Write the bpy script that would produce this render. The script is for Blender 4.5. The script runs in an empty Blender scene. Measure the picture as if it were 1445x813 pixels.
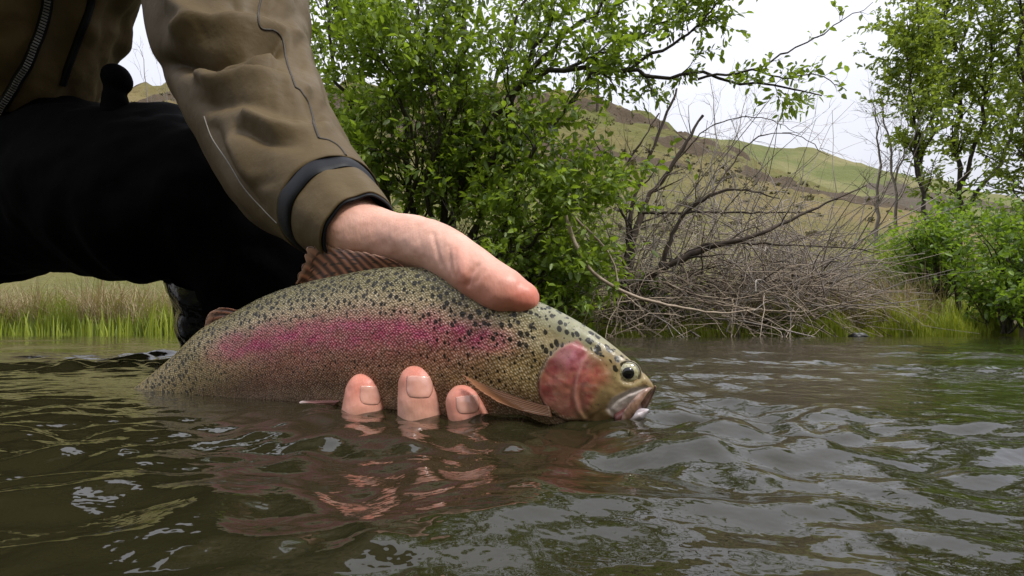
import bpy, math, random
import numpy as np
from mathutils import Vector
from mathutils.bvhtree import BVHTree

SC = bpy.context.scene
COL = SC.collection
FPX, CX, HY, CAMH = 800.0, 722.5, 468.5, 0.05      # focal length, principal column, horizon row (photo pixels), lens height above water

# ------------------------------------------------------------------ camera
cam = bpy.data.cameras.new('camera')
cam.sensor_width = 36.0
cam.lens = 36.0 * FPX / 1445.0
cam.shift_y = (HY - 406.5) / 1445.0
cam.clip_start = 0.01
cam.clip_end = 2000.0
camo = bpy.data.objects.new('camera', cam)
COL.objects.link(camo)
camo.location = (0, 0, CAMH)
camo.rotation_euler = (math.radians(90), 0, 0)
SC.camera = camo

# ------------------------------------------------------------------ overcast sky
SUN_EL, SUN_AZ = math.radians(58), math.radians(200)
wd = bpy.data.worlds.new('World'); SC.world = wd; wd.use_nodes = True
nt = wd.node_tree; nt.nodes.clear()
out = nt.nodes.new('ShaderNodeOutputWorld'); bg = nt.nodes.new('ShaderNodeBackground')
sky = nt.nodes.new('ShaderNodeTexSky'); sky.sky_type = 'NISHITA'; sky.sun_disc = False
sky.sun_elevation = SUN_EL; sky.sun_rotation = SUN_AZ; sky.air_density = 1.0; sky.dust_density = 4.0
tc = nt.nodes.new('ShaderNodeTexCoord')
nz = nt.nodes.new('ShaderNodeTexNoise'); nz.inputs['Scale'].default_value = 2.2; nz.inputs['Detail'].default_value = 5
cr = nt.nodes.new('ShaderNodeValToRGB')
cr.color_ramp.elements[0].position = 0.3; cr.color_ramp.elements[0].color = (7.6, 7.8, 8.9, 1)
cr.color_ramp.elements[1].position = 0.72; cr.color_ramp.elements[1].color = (9.6, 9.6, 10.2, 1)
mx = nt.nodes.new('ShaderNodeMix'); mx.data_type = 'RGBA'; mx.inputs['Factor'].default_value = 0.86
nt.links.new(tc.outputs['Generated'], nz.inputs['Vector'])
nt.links.new(nz.outputs['Fac'], cr.inputs['Fac'])
# standard overcast luminance: the zenith is brighter than the horizon all round
sx = nt.nodes.new('ShaderNodeSeparateXYZ'); nt.links.new(tc.outputs['Generated'], sx.inputs[0])
cl = nt.nodes.new('ShaderNodeMath'); cl.operation = 'MAXIMUM'; cl.inputs[1].default_value = 0.0; nt.links.new(sx.outputs['Z'], cl.inputs[0])
gr = nt.nodes.new('ShaderNodeMath'); gr.operation = 'MULTIPLY_ADD'; gr.inputs[1].default_value = 1.25; gr.inputs[2].default_value = 0.62; nt.links.new(cl.outputs[0], gr.inputs[0])
vm = nt.nodes.new('ShaderNodeVectorMath'); vm.operation = 'SCALE'; nt.links.new(cr.outputs['Color'], vm.inputs[0]); nt.links.new(gr.outputs[0], vm.inputs['Scale'])
nt.links.new(sky.outputs['Color'], mx.inputs[6]); nt.links.new(vm.outputs[0], mx.inputs[7])
nt.links.new(mx.outputs[2], bg.inputs['Color']); bg.inputs['Strength'].default_value = 0.096
nt.links.new(bg.outputs['Background'], out.inputs['Surface'])

sun = bpy.data.lights.new('sun', 'SUN'); sun.energy = 2.6; sun.angle = math.radians(12); sun.color = (1.0, 0.97, 0.92)
suno = bpy.data.objects.new('sun', sun); COL.objects.link(suno)
# comes from above, right of and a little behind the camera
sd = Vector((0.72 * math.cos(SUN_EL), -0.55 * math.cos(SUN_EL), math.sin(SUN_EL))).normalized()
suno.rotation_euler = sd.to_track_quat('Z', 'Y').to_euler()
suno.location = (0, 0, 20)
sky.sun_rotation = math.atan2(sd.x, sd.y)

SC.view_settings.view_transform = 'Standard'
SC.view_settings.look = 'None'
SC.view_settings.exposure = 0.3
SC.view_settings.gamma = 1.0
SC.render.engine = 'CYCLES'
SC.cycles.use_denoising = True
SC.cycles.max_bounces = 6
SC.cycles.transparent_max_bounces = 6
SC.cycles.sample_clamp_indirect = 6.0

# ------------------------------------------------------------------ helpers
def W(px, py, d):
    """A point of the place: photo column and row at a distance d in front of the lens."""
    return np.array([(px - CX) / FPX * d, d, CAMH + (HY - py) / FPX * d])

def mk(name, V, F, mat=None, parent=None, attrs=None, uv=None, smooth=True, colattr=None):
    V = np.asarray(V, dtype=np.float32); F = np.asarray(F, dtype=np.int32)
    me = bpy.data.meshes.new(name)
    me.vertices.add(len(V)); me.vertices.foreach_set('co', V.ravel())
    k = F.shape[1]
    me.loops.add(F.size); me.loops.foreach_set('vertex_index', F.ravel())
    me.polygons.add(len(F)); me.polygons.foreach_set('loop_start', np.arange(0, F.size, k, dtype=np.int32))
    me.update(calc_edges=True)
    if smooth:
        me.polygons.foreach_set('use_smooth', np.ones(len(F), dtype=bool))
    for an, av in (attrs or {}).items():
        a = me.attributes.new(an, 'FLOAT', 'POINT'); a.data.foreach_set('value', np.asarray(av, dtype=np.float32).ravel())
    for an, av in (colattr or {}).items():
        a = me.attributes.new(an, 'FLOAT_COLOR', 'POINT')
        c = np.ones((len(V), 4), dtype=np.float32); c[:, :3] = av
        a.data.foreach_set('color', c.ravel())
    if uv is not None:
        l = me.uv_layers.new(name='UVMap')
        l.data.foreach_set('uv', np.asarray(uv, dtype=np.float32)[F.ravel()].ravel())
    me.validate()
    if mat: me.materials.append(mat)
    ob = bpy.data.objects.new(name, me); COL.objects.link(ob)
    if parent: ob.parent = parent
    return ob

def tag(o, label=None, cat=None, group=None, kind=None):
    if label: o['label'] = label
    if cat: o['category'] = cat
    if group: o['group'] = group
    if kind: o['kind'] = kind
    return o

def empty(name, label, cat, group=None, loc=(0, 0, 0)):
    o = bpy.data.objects.new(name, None); COL.objects.link(o); o.empty_display_size = 0.1
    o.location = loc
    return tag(o, label, cat, group)

def settle(root):
    """children are modelled in world coordinates: cancel the root's own offset"""
    for ch in root.children:
        ch.matrix_parent_inverse = root.matrix_basis.inverted()

_rg = np.random.default_rng(7)
_PERM = _rg.permutation(256); _PERM = np.concatenate([_PERM, _PERM])
_ang = _rg.uniform(0, 2 * np.pi, 256); _GX, _GY = np.cos(_ang), np.sin(_ang)
def pn(x, y, seed=0):
    x = np.asarray(x, float) + seed * 17.31; y = np.asarray(y, float) - seed * 9.77
    xi = np.floor(x).astype(int); yi = np.floor(y).astype(int)
    xf = x - xi; yf = y - yi
    u = xf ** 3 * (xf * (xf * 6 - 15) + 10); v = yf ** 3 * (yf * (yf * 6 - 15) + 10)
    def g(ix, iy, dx, dy):
        h = _PERM[_PERM[ix & 255] + (iy & 255)]
        return _GX[h] * dx + _GY[h] * dy
    a = g(xi, yi, xf, yf); b = g(xi + 1, yi, xf - 1, yf)
    c = g(xi, yi + 1, xf, yf - 1); d = g(xi + 1, yi + 1, xf - 1, yf - 1)
    return ((a + (b - a) * u) + ((c + (d - c) * u) - (a + (b - a) * u)) * v) * 1.5
def fbm(x, y, o=4, seed=0):
    s = 0; a = 1.0; f = 1.0
    for i in range(o):
        s = s + a * pn(x * f, y * f, seed + i); a *= 0.5; f *= 2.03
    return s
def sst(a, b, x):
    t = np.clip((np.asarray(x, float) - a) / (b - a), 0, 1); return t * t * (3 - 2 * t)
def seg_dist(px, py, poly, closed=False):
    best = np.full(np.shape(px), 1e9)
    n = len(poly); m = n if closed else n - 1
    for i in range(m):
        ax, ay = poly[i]; bx, by = poly[(i + 1) % n]
        dx, dy = bx - ax, by - ay
        t = np.clip(((px - ax) * dx + (py - ay) * dy) / (dx * dx + dy * dy + 1e-9), 0, 1)
        best = np.minimum(best, np.hypot(px - ax - t * dx, py - ay - t * dy))
    return best
def sd_poly(px, py, poly):
    d = seg_dist(px, py, poly, True)
    ins = np.zeros(np.shape(px), bool); n = len(poly)
    for i in range(n):
        ax, ay = poly[i]; bx, by = poly[(i + 1) % n]
        if ay == by: continue
        c = ((ay > py) != (by > py)) & (px < (bx - ax) * (py - ay) / (by - ay) + ax)
        ins ^= c
    return np.where(ins, -d, d)
def nrm(v):
    v = np.asarray(v, float); return v / (np.linalg.norm(v, axis=-1, keepdims=True) + 1e-12)
def spline(P, n):
    """Catmull-Rom resampling of rows of P to n rows, even in chord length"""
    P = np.asarray(P, float)
    ch = np.concatenate([[0], np.cumsum(np.linalg.norm(np.diff(P[:, :3], axis=0), axis=1) + 1e-9)])
    Q = np.vstack([2 * P[0] - P[1], P, 2 * P[-1] - P[-2]])
    s = np.linspace(0, ch[-1], n); k = np.clip(np.searchsorted(ch, s, side='right') - 1, 0, len(P) - 2)
    t = ((s - ch[k]) / (ch[k + 1] - ch[k]))[:, None]
    p0, p1, p2, p3 = Q[k], Q[k + 1], Q[k + 2], Q[k + 3]
    return 0.5 * (2 * p1 + (p2 - p0) * t + (2 * p0 - 5 * p1 + 4 * p2 - p3) * t ** 2 + (3 * p1 - p0 - 3 * p2 + p3) * t ** 3)
def grid_faces(nu, nv, wrap_v=False):
    i = np.arange(nu - 1)[:, None]; j = np.arange(nv if wrap_v else nv - 1)[None, :]
    a = i * nv + j; b = i * nv + (j + 1) % nv; c = (i + 1) * nv + (j + 1) % nv; d = (i + 1) * nv + j
    return np.stack([a, b, c, d], -1).reshape(-1, 4)
def tubes(lines, k=5):
    """lines: list of (points n x 3, radii n) -> one vertex and face array of tapered tubes"""
    Vs, Fs, off = [], [], 0
    th = np.linspace(0, 2 * np.pi, k, endpoint=False); c, s = np.cos(th)[None, :, None], np.sin(th)[None, :, None]
    for P, R in lines:
        P = np.asarray(P, float); R = np.asarray(R, float); n = len(P)
        T = nrm(np.gradient(P, axis=0))
        ref = np.array([0.31, 0.9, 0.29]) if abs(T[0] @ np.array([0.31, 0.9, 0.29])) < 0.9 else np.array([1.0, 0, 0])
        A = nrm(np.cross(T, ref)); B = np.cross(T, A)
        V = P[:, None, :] + R[:, None, None] * (c * A[:, None, :] + s * B[:, None, :])
        V = np.concatenate([V.reshape(-1, 3), P[:1] , P[-1:]])
        F = grid_faces(n, k, True)
        j = np.arange(k)
        c0 = np.stack([np.full(k, n * k), (j + 1) % k, j, j], -1); c0[:, 3] = c0[:, 2]
        Fs.append(F + off)
        Vs.append(V); off += len(V)
    return np.concatenate(Vs), np.concatenate(Fs)
def loft(P, ra, rb, n, ref=(0, 1, 0), power=1.0):
    """closed loft round a centre line; ra = half width across the view, rb = half depth. returns V (len(P)*n), faces, and theta grid"""
    T = nrm(np.gradient(P, axis=0)); A = nrm(np.cross(T, np.array(ref, float))); B = nrm(np.cross(A, T))
    th = np.linspace(0, 2 * np.pi, n, endpoint=False)
    c = np.sign(np.cos(th)) * np.abs(np.cos(th)) ** power; s = np.sign(np.sin(th)) * np.abs(np.sin(th)) ** power
    V = P[:, None, :] + np.asarray(ra)[:, None, None] * c[None, :, None] * A[:, None, :] + np.asarray(rb)[:, None, None] * s[None, :, None] * B[:, None, :]
    return V.reshape(-1, 3), grid_faces(len(P), n, True), th
def blob_tube(C, n=26, k=20, flat=1.0):
    """closed tube with round ends: rows of C are x,y,z,r"""
    S = spline(C, n); P, R = S[:, :3], S[:, 3]
    T = nrm(np.gradient(P, axis=0))
    pre = [(P[0] - T[0] * R[0] * math.sin(a), R[0] * math.cos(a)) for a in np.linspace(1.45, 0.25, 5)]
    post = [(P[-1] + T[-1] * R[-1] * math.sin(a), R[-1] * math.cos(a)) for a in np.linspace(0.25, 1.45, 5)]
    PP = np.array([p for p, r in pre] + list(P) + [p for p, r in post]); RR = np.array([r for p, r in pre] + list(R) + [r for p, r in post])
    TT = np.vstack([np.repeat(T[:1], 5, 0), T, np.repeat(T[-1:], 5, 0)])
    ref = np.array([0.05, 0.2, 0.97]); A = nrm(np.cross(TT, np.array([0.9, 0.1, 0.42]))); B = np.cross(TT, A)
    th = np.linspace(0, 2 * np.pi, k, endpoint=False)
    V = PP[:, None, :] + RR[:, None, None] * (np.cos(th)[None, :, None] * A[:, None, :] + flat * np.sin(th)[None, :, None] * B[:, None, :])
    V = V.reshape(-1, 3).tolist(); F = grid_faces(len(PP), k, True).tolist()
    F.append(list(range(k - 1, -1, -1))); F.append([len(V) - k + j for j in range(k)])
    return V, F
def remesh(parts, voxel, it, fac=0.5):
    """union of closed pieces as one continuous skin; returns vertices, quads/tris as a mesh"""
    V, F = [], []
    for v, f in parts:
        o = len(V); V += v; F += [[i + o for i in q] for q in f]
    me = bpy.data.meshes.new('tmp'); me.from_pydata(V, [], F); me.update()
    ob = bpy.data.objects.new('tmp', me); COL.objects.link(ob)
    m = ob.modifiers.new('r', 'REMESH'); m.mode = 'VOXEL'; m.voxel_size = voxel
    s = ob.modifiers.new('s', 'SMOOTH'); s.factor = fac; s.iterations = it
    bpy.context.view_layer.update()
    dg = bpy.context.evaluated_depsgraph_get()
    res = bpy.data.meshes.new_from_object(ob.evaluated_get(dg))
    bpy.data.objects.remove(ob); bpy.data.meshes.remove(me)
    res.polygons.foreach_set('use_smooth', np.ones(len(res.polygons), dtype=bool))
    return res
def mesh_co(me):
    a = np.empty(len(me.vertices) * 3, np.float32); me.vertices.foreach_get('co', a); return a.reshape(-1, 3).astype(float)
def mesh_no(me):
    a = np.empty(len(me.vertices) * 3, np.float32); me.vertices.foreach_get('normal', a); return a.reshape(-1, 3).astype(float)
def set_co(me, V):
    me.vertices.foreach_set('co', np.asarray(V, np.float32).ravel()); me.update()
def link_mesh(name, me, mat, parent=None):
    me.name = name; me.materials.clear(); me.materials.append(mat)
    ob = bpy.data.objects.new(name, me); COL.objects.link(ob)
    if parent: ob.parent = parent
    return ob
def proj(V):
    return CX + FPX * V[:, 0] / V[:, 1], HY - FPX * (V[:, 2] - CAMH) / V[:, 1]
def bvh_of(ob):
    me = ob.data
    return BVHTree.FromPolygons([v.co for v in me.vertices], [tuple(p.vertices) for p in me.polygons])
def trace(bv, pts, lift):
    """points on a modelled surface along a seam given by photo pixels"""
    res = []
    o = Vector((0, 0, CAMH))
    for px, py in pts:
        d = Vector(((px - CX) / FPX, 1.0, (HY - py) / FPX)).normalized()
        h = bv.ray_cast(o, d)
        if h[0] is not None:
            nn = h[1] if h[1].dot(d) < 0 else -h[1]
            res.append(np.array(h[0] + nn * lift))
    return np.array(res)
def seam(name, ob_bvh, pts, r, mat, parent, n=50, lift=0.0):
    p2 = spline(np.array([(a, b, 0) for a, b in pts], float), n)[:, :2]
    P = trace(ob_bvh, p2, lift + 0.0006)
    if len(P) < 4: return None
    V, F = tubes([(P, np.full(len(P), r))], 6)
    return mk(name, V, F, mat, parent)

# ------------------------------------------------------------------ materials
def newmat(name):
    m = bpy.data.materials.new(name); m.use_nodes = True
    t = m.node_tree; return m, t, t.nodes['Principled BSDF']
def node(t, kind, **kw):
    n = t.nodes.new(kind)
    for k, v in kw.items():
        if k in n.inputs: n.inputs[k].default_value = v
        else: setattr(n, k, v)
    return n
def mixc(t, fac, a, b):
    n = t.nodes.new('ShaderNodeMix'); n.data_type = 'RGBA'
    for sock, v in ((n.inputs[0], fac), (n.inputs[6], a), (n.inputs[7], b)):
        if hasattr(v, 'links') or hasattr(v, 'is_linked'): t.links.new(v, sock)
        elif isinstance(v, tuple): sock.default_value = v if len(v) == 4 else (*v, 1)
        else: sock.default_value = v
    return n.outputs[2]
def math_n(t, op, a, b=0.0, c=None, clamp=False):
    n = t.nodes.new('ShaderNodeMath'); n.operation = op; n.use_clamp = clamp
    for i, v in enumerate((a, b) if c is None else (a, b, c)):
        if hasattr(v, 'is_linked'): t.links.new(v, n.inputs[i])
        else: n.inputs[i].default_value = v
    return n.outputs[0]
def ramp(t, fac, stops):
    n = t.nodes.new('ShaderNodeValToRGB'); e = n.color_ramp.elements
    while len(e) < len(stops): e.new(0.5)
    for i, (p, c) in enumerate(stops):
        e[i].position = p; e[i].color = (*c, 1) if isinstance(c, tuple) else (c, c, c, 1)
    t.links.new(fac, n.inputs[0]); return n.outputs[0]
def bump(t, b, h, strength, dist, prev=None):
    n = node(t, 'ShaderNodeBump', Strength=strength, Distance=dist)
    t.links.new(h, n.inputs['Height'])
    if prev: t.links.new(prev, n.inputs['Normal'])
    t.links.new(n.outputs[0], b.inputs['Normal']); return n.outputs[0]
def obj_noise(t, scale, detail=4, rough=0.55, vec=None):
    n = node(t, 'ShaderNodeTexNoise', Scale=scale, Detail=detail, Roughness=rough)
    if vec is None:
        c = t.nodes.new('ShaderNodeTexCoord'); vec = c.outputs['Object']
    t.links.new(vec, n.inputs['Vector']); return n.outputs['Fac']
def noisy(name, c1, c2, scale, rough=0.7, bsc=None, bd=0.001, bs=0.5, spec=0.5, detail=5):
    m, t, b = newmat(name)
    f = obj_noise(t, scale, detail)
    t.links.new(ramp(t, f, [(0.32, c1), (0.68, c2)]), b.inputs['Base Color'])
    b.inputs['Roughness'].default_value = rough; b.inputs['Specular IOR Level'].default_value = spec
    if bsc: bump(t, b, obj_noise(t, bsc, 4), bs, bd)
    return m
def leafmat(name, dark, light, tr=0.35, rough=0.45):
    m, t, b = newmat(name)
    a = node(t, 'ShaderNodeAttribute', attribute_name='rnd')
    c = ramp(t, a.outputs['Fac'], [(0.0, dark), (0.6, tuple((x + y) / 2 for x, y in zip(dark, light))), (1.0, light)])
    t.links.new(c, b.inputs['Base Color']); b.inputs['Roughness'].default_value = rough
    tl = node(t, 'ShaderNodeBsdfTranslucent'); t.links.new(mixc(t, 0.5, c, (light[0] * 1.5, light[1] * 1.5, light[2] * 0.6)), tl.inputs['Color'])
    mxs = node(t, 'ShaderNodeMixShader', Fac=tr); o = t.nodes['Material Output']
    t.links.new(b.outputs[0], mxs.inputs[1]); t.links.new(tl.outputs[0], mxs.inputs[2]); t.links.new(mxs.outputs[0], o.inputs['Surface'])
    return m
# ================================================================== STRUCTURE
# ---- river
def wave_height(X, Y, hx, hy):
    h = np.zeros_like(X)
    wx = X + 0.02 * pn(X * 9, Y * 9, 3) + 0.05 * pn(X * 2.3, Y * 2.3, 5)
    wy = Y + 0.02 * pn(X * 9, Y * 9, 8) + 0.05 * pn(X * 2.3, Y * 2.3, 11)
    hs = np.maximum(hx, hy)
    # patches of calmer and rougher water
    calm = (0.42 + 1.35 * sst(-0.35, 0.5, pn(X * 3.1, Y * 3.1, 21))) * (0.85 + 0.2 * sst(-0.15, 0.22, X))
    turb = np.exp(-(((X + 0.62) / 0.30) ** 2 + ((Y - 0.92) / 0.22) ** 2))            # riffle behind the tail
    turb2 = 0.8 * np.exp(-(((X - 0.20) / 0.16) ** 2 + ((Y - 0.34) / 0.10) ** 2))     # water shouldered aside by the head
    for i, (lam, a, ax) in enumerate(((0.60, 0.0034, 1.0), (0.24, 0.0019, 1.0), (0.105, 0.0021, 1.0), (0.052, 0.00135, 1.0), (0.026, 0.00085, 1.0), (0.014, 0.00034, 1.0))):
        att = sst(1.6, 3.6, lam / hs)
        if lam == 0.105: a = a * (0.75 + 0.6 * sst(0.38, 0.75, Y))
        k = 1.0 if lam > 0.2 else calm * (1 + 3.2 * turb + 1.0 * turb2)
        ca, sa = math.cos(0.5 * i + 0.3), math.sin(0.5 * i + 0.3)
        u = (wx * ca + wy * sa) / lam * ax; v = (-wx * sa + wy * ca) / lam / ax
        if lam < 0.06: k = k * (1 + 0.7 * np.exp(-(((X + 0.06) / 0.22) ** 2 + ((Y - 0.26) / 0.10) ** 2)))
        h += a * att * k * pn(u, v, 30 + i) * 1.25
    # steep little crests where the current is pushed about
    for i, (lam, a) in enumerate(((0.075, 0.0016), (0.036, 0.0010))):
        n = pn((wx * 0.9 + wy * 0.45) / lam, (wy * 0.9 - wx * 0.45) / lam * 1.1, 60 + i)
        h += a * sst(1.6, 3.6, lam / hs) * calm * (1 - np.sqrt(n * n + 0.012)) ** 2 * sst(-0.5, 0.3, pn(X * 4.2, Y * 4.2, 44) + 0.5 * sst(-0.1, 0.3, X))
    # ripples running off the head, the fingers and the wader
    for (x0, y0, a, lam, dec) in ((0.095, 0.292, 0.0016, 0.030, 0.07), (-0.075, 0.345, 0.0006, 0.024, 0.06), (-0.62, 1.1, 0.0025, 0.07, 0.22), (0.02, 0.29, 0.0005, 0.022, 0.07)):
        r = np.hypot(wx - x0, wy - y0)
        h += a * np.cos(2 * np.pi * r / lam) * np.exp(-r / dec) * sst(1.6, 3.6, lam / hs)
    # curl thrown up in front of the snout
    px, py = CX + FPX * X / np.maximum(Y, 0.05), HY + FPX * CAMH / np.maximum(Y, 0.05)
    return h

xs = [0.0]; s = 0.0026
while xs[-1] < 60:
    if xs[-1] > 0.55: s *= 1.028
    xs.append(xs[-1] + s)
xs = np.array(xs); xs = np.concatenate([-xs[:0:-1], xs])
ys = [0.10]; s = 0.0023
while ys[-1] < 16:
    if ys[-1] > 0.62: s *= 1.02
    ys.append(ys[-1] + s)
yb = [0.10]; s = 0.0023
while yb[-1] > -8:
    s *= 1.16; yb.append(yb[-1] - s)
ys = np.array(yb[:0:-1] + ys)
X, Y = np.meshgrid(xs, ys, indexing='ij')
HX, HYs = np.meshgrid(np.gradient(xs), np.gradient(ys), indexing='ij')
Z = wave_height(X, Y, HX, HYs)
m, t, b = newmat('river_water')
b.inputs['Base Color'].default_value = (0.040, 0.033, 0.014, 1)
f = obj_noise(t, 1.7, 3)
t.links.new(ramp(t, f, [(0.3, (0.013, 0.0125, 0.0050)), (0.7, (0.023, 0.0195, 0.0085))]), b.inputs['Base Color'])
b.inputs['Roughness'].default_value = 0.015; b.inputs['IOR'].default_value = 1.42
f1 = obj_noise(t, 62, 3, 0.5); f2 = obj_noise(t, 9, 3, 0.55)
n1 = bump(t, b, f1, 0.5, 0.0022)
bump(t, b, f2, 0.25, 0.010, n1)
M_WATER = m
river = mk('river', np.stack([X, Y, Z], -1).reshape(-1, 3), grid_faces(len(xs), len(ys)), M_WATER)
tag(river, 'murky olive brown river surface with ripples and sky reflections', kind='structure')

# ---- bank and valley floor
def bank_y(x):
    x = np.asarray(x, float)
    return 6.25 + 3.2 * sst(-2.6, -5.5, x) + 0.9 * sst(3.0, 6.0, x) + 4.0 * sst(8, 16, x) + 0.12 * pn(x * 1.3, x * 0, 2) + 0.05 * pn(x * 5, x * 0, 4)
def ground_z(x, y):
    e = y - bank_y(x)
    z = -0.5 + 0.62 * sst(-0.9, 0.35, e) + 0.10 * sst(0.3, 2.5, e) + 0.05 * np.clip(e, 0, 60)
    return z + 0.06 * fbm(x * 1.2, y * 1.2, 3, 50) * sst(0.0, 1.2, e)
gx = np.concatenate([np.linspace(-70, -12, 50), np.linspace(-11.8, 14, 220), np.linspace(14.5, 90, 60)])
gy = np.concatenate([np.linspace(4.5, 12, 110), np.linspace(12.3, 70, 60)])
X, Y = np.meshgrid(gx, gy, indexing='ij')
M_SOIL = noisy('bank_soil', (0.045, 0.032, 0.018), (0.10, 0.085, 0.035), 3.0, 0.95, 14, 0.02)
ground = mk('ground', np.stack([X, Y, ground_z(X, Y)], -1).reshape(-1, 3), grid_faces(len(gx), len(gy)), M_SOIL)
tag(ground, 'brown earthy river bank rising to the valley floor', kind='structure')

# ---- hills
def crest(px_list, d):
    a = np.array(px_list, float)
    return (a[:, 0] - CX) / FPX * d, CAMH + (HY - a[:, 1]) / FPX * d
D1 = 62.0
c1x, c1z = crest([(-1500, 40), (-400, 85), (0, 112), (175, 120), (450, 126), (700, 128), (800, 138), (870, 152), (950, 180), (1000, 205), (1060, 240), (1120, 280), (1180, 318), (1240, 352), (1330, 400), (1500, 450), (1900, 462)], D1)
D2 = 150.0
c2x, c2z = crest([(-300, 230), (600, 180), (850, 176), (1000, 196), (1060, 204), (1140, 216), (1200, 236), (1260, 250), (1330, 262), (1450, 285), (1800, 330), (2400, 400)], D2)
def hill_mat(name, greens, tan, rock, sc):
    m, t, b = newmat(name)
    co = t.nodes.new('ShaderNodeTexCoord').outputs['Object']
    n1 = obj_noise(t, 0.10 * sc, 6, 0.6, co); n2 = obj_noise(t, 0.9 * sc, 5, 0.6, co); n3 = obj_noise(t, 3.5 * sc, 4, 0.6, co)
    g = mixc(t, n2, greens[0], greens[1])
    a = node(t, 'ShaderNodeAttribute', attribute_name='dry').outputs['Fac']
    f = math_n(t, 'ADD', a, math_n(t, 'MULTIPLY', math_n(t, 'SUBTRACT', n1, 0.5), 2.8), clamp=True)
    c = mixc(t, f, g, tan)
    r = node(t, 'ShaderNodeAttribute', attribute_name='rock').outputs['Fac']
    rf = ramp(t, math_n(t, 'ADD', r, math_n(t, 'MULTIPLY', math_n(t, 'SUBTRACT', n2, 0.5), 0.9)), [(0.42, 0.0), (0.58, 1.0)])
    c = mixc(t, rf, c, mixc(t, n3, rock[0], rock[1]))
    sp = ramp(t, n3, [(0.60, 0.0), (0.70, 1.0)])
    c = mixc(t, math_n(t, 'MULTIPLY', sp, 0.55), c, (0.05, 0.045, 0.02))
    t.links.new(c, b.inputs['Base Color']); b.inputs['Roughness'].default_value = 0.95; b.inputs['Specular IOR Level'].default_value = 0.1
    bump(t, b, n2, 0.7, 0.5 / sc)
    return m
M_HILL1 = hill_mat('near_hill', ((0.066, 0.080, 0.022), (0.12, 0.13, 0.038)), (0.165, 0.13, 0.06), ((0.045, 0.033, 0.022), (0.11, 0.085, 0.058)), 1.0)
M_HILL2 = hill_mat('far_hill', ((0.095, 0.11, 0.04), (0.14, 0.15, 0.055)), (0.25, 0.21, 0.11), ((0.06, 0.05, 0.04), (0.12, 0.10, 0.075)), 0.5)
hx_ = np.linspace(-130, 95, 420); ty = np.linspace(0, 1, 180)
y1 = 13 + ty * (D1 + 26 - 13)
X, Y = np.meshgrid(hx_, y1, indexing='ij')
H = np.interp(X, c1x, c1z)
S = np.where(Y <= D1, np.clip((Y - 12) / (D1 - 12), 0, 1) ** 1.25, 1 - 0.9 * sst(0, 34, Y - D1))
ter = 0.5 + 0.5 * np.sin(Y * 0.55 + 1.5 * pn(X * 0.06, Y * 0.06, 71))
Z = 0.25 + H * S + fbm(X * 0.10, Y * 0.10, 5, 60) * 0.75 * S + 0.75 * fbm(X * 0.45, Y * 0.45, 4, 64) * S
rock = sst(-0.22, 0.22, pn(X * 0.07, Y * 0.14, 90) + 0.35 * pn(X * 0.2, Y * 0.35, 91)) * sst(0.25, 0.5, S) * 0.9
Z += 0.55 * rock * np.abs(fbm(X * 0.8, Y * 0.8, 3, 66))
dry = 0.45 + 0.55 * sst(12, 24, X) * sst(0.9, 0.3, S * 0 + (H * S) / 14.0) + 0.35 * sst(-14, -34, X)
hill1 = mk('hillside', np.stack([X, Y, Z], -1).reshape(-1, 3), grid_faces(420, 180), M_HILL1, attrs={'dry': dry, 'rock': rock})
tag(hill1, 'grassy hillside with brown rock bands and dry tan foot', kind='structure')
hx_ = np.linspace(-160, 420, 330); ty = np.linspace(0, 1, 130)
y1 = 70 + ty * (D2 + 50 - 70)
X, Y = np.meshgrid(hx_, y1, indexing='ij')
H = np.interp(X, c2x, c2z)
S = np.where(Y <= D2, np.clip((Y - 66) / (D2 - 66), 0, 1) ** 1.1, 1 - 0.8 * sst(0, 60, Y - D2))
Z = 1 + H * S + fbm(X * 0.04, Y * 0.04, 5, 80) * 2.0 * S
pp = CX + FPX * X / Y
rock = sst(-0.15, 0.35, pn(X * 0.035, Y * 0.06, 95) + 0.3 * pn(X * 0.12, Y * 0.16, 96)) * sst(0.95, 0.6, S)
Z += 1.5 * rock * np.abs(fbm(X * 0.3, Y * 0.3, 3, 66))
dry = 0.15 + 0.5 * sst(0.6, 0.2, S)
hill2 = mk('far_ridge', np.stack([X, Y, Z], -1).reshape(-1, 3), grid_faces(330, 130), M_HILL2, attrs={'dry': dry, 'rock': rock})
tag(hill2, 'distant green ridge with dark rock outcrops', kind='structure')

# ---- unseen slope added behind the camera to block low sky light
hx_ = np.linspace(-160, 160, 120); y1 = np.linspace(-5, -95, 90)
X, Y = np.meshgrid(hx_, y1, indexing='ij'); e = -Y - 5
Z = -0.4 + 1.2 * sst(0, 3, e) + 0.06 * e + 0.86 * np.clip(e - 5, 0, 70) ** 1.0 * sst(0, 14, e) + fbm(X * 0.08, Y * 0.08, 5, 130) * 2.2 * sst(3, 25, e)
rock = sst(0.0, 0.5, pn(X * 0.05, Y * 0.1, 135)) * sst(8, 20, e)
hill3 = mk('unseen_hillside', np.stack([X, Y, Z], -1).reshape(-1, 3), grid_faces(120, 90), M_HILL1, attrs={'dry': 0.4 + 0 * X, 'rock': rock})
tag(hill3, 'unseen steep hillside added behind the viewpoint to cut low sky light', kind='structure')

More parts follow.
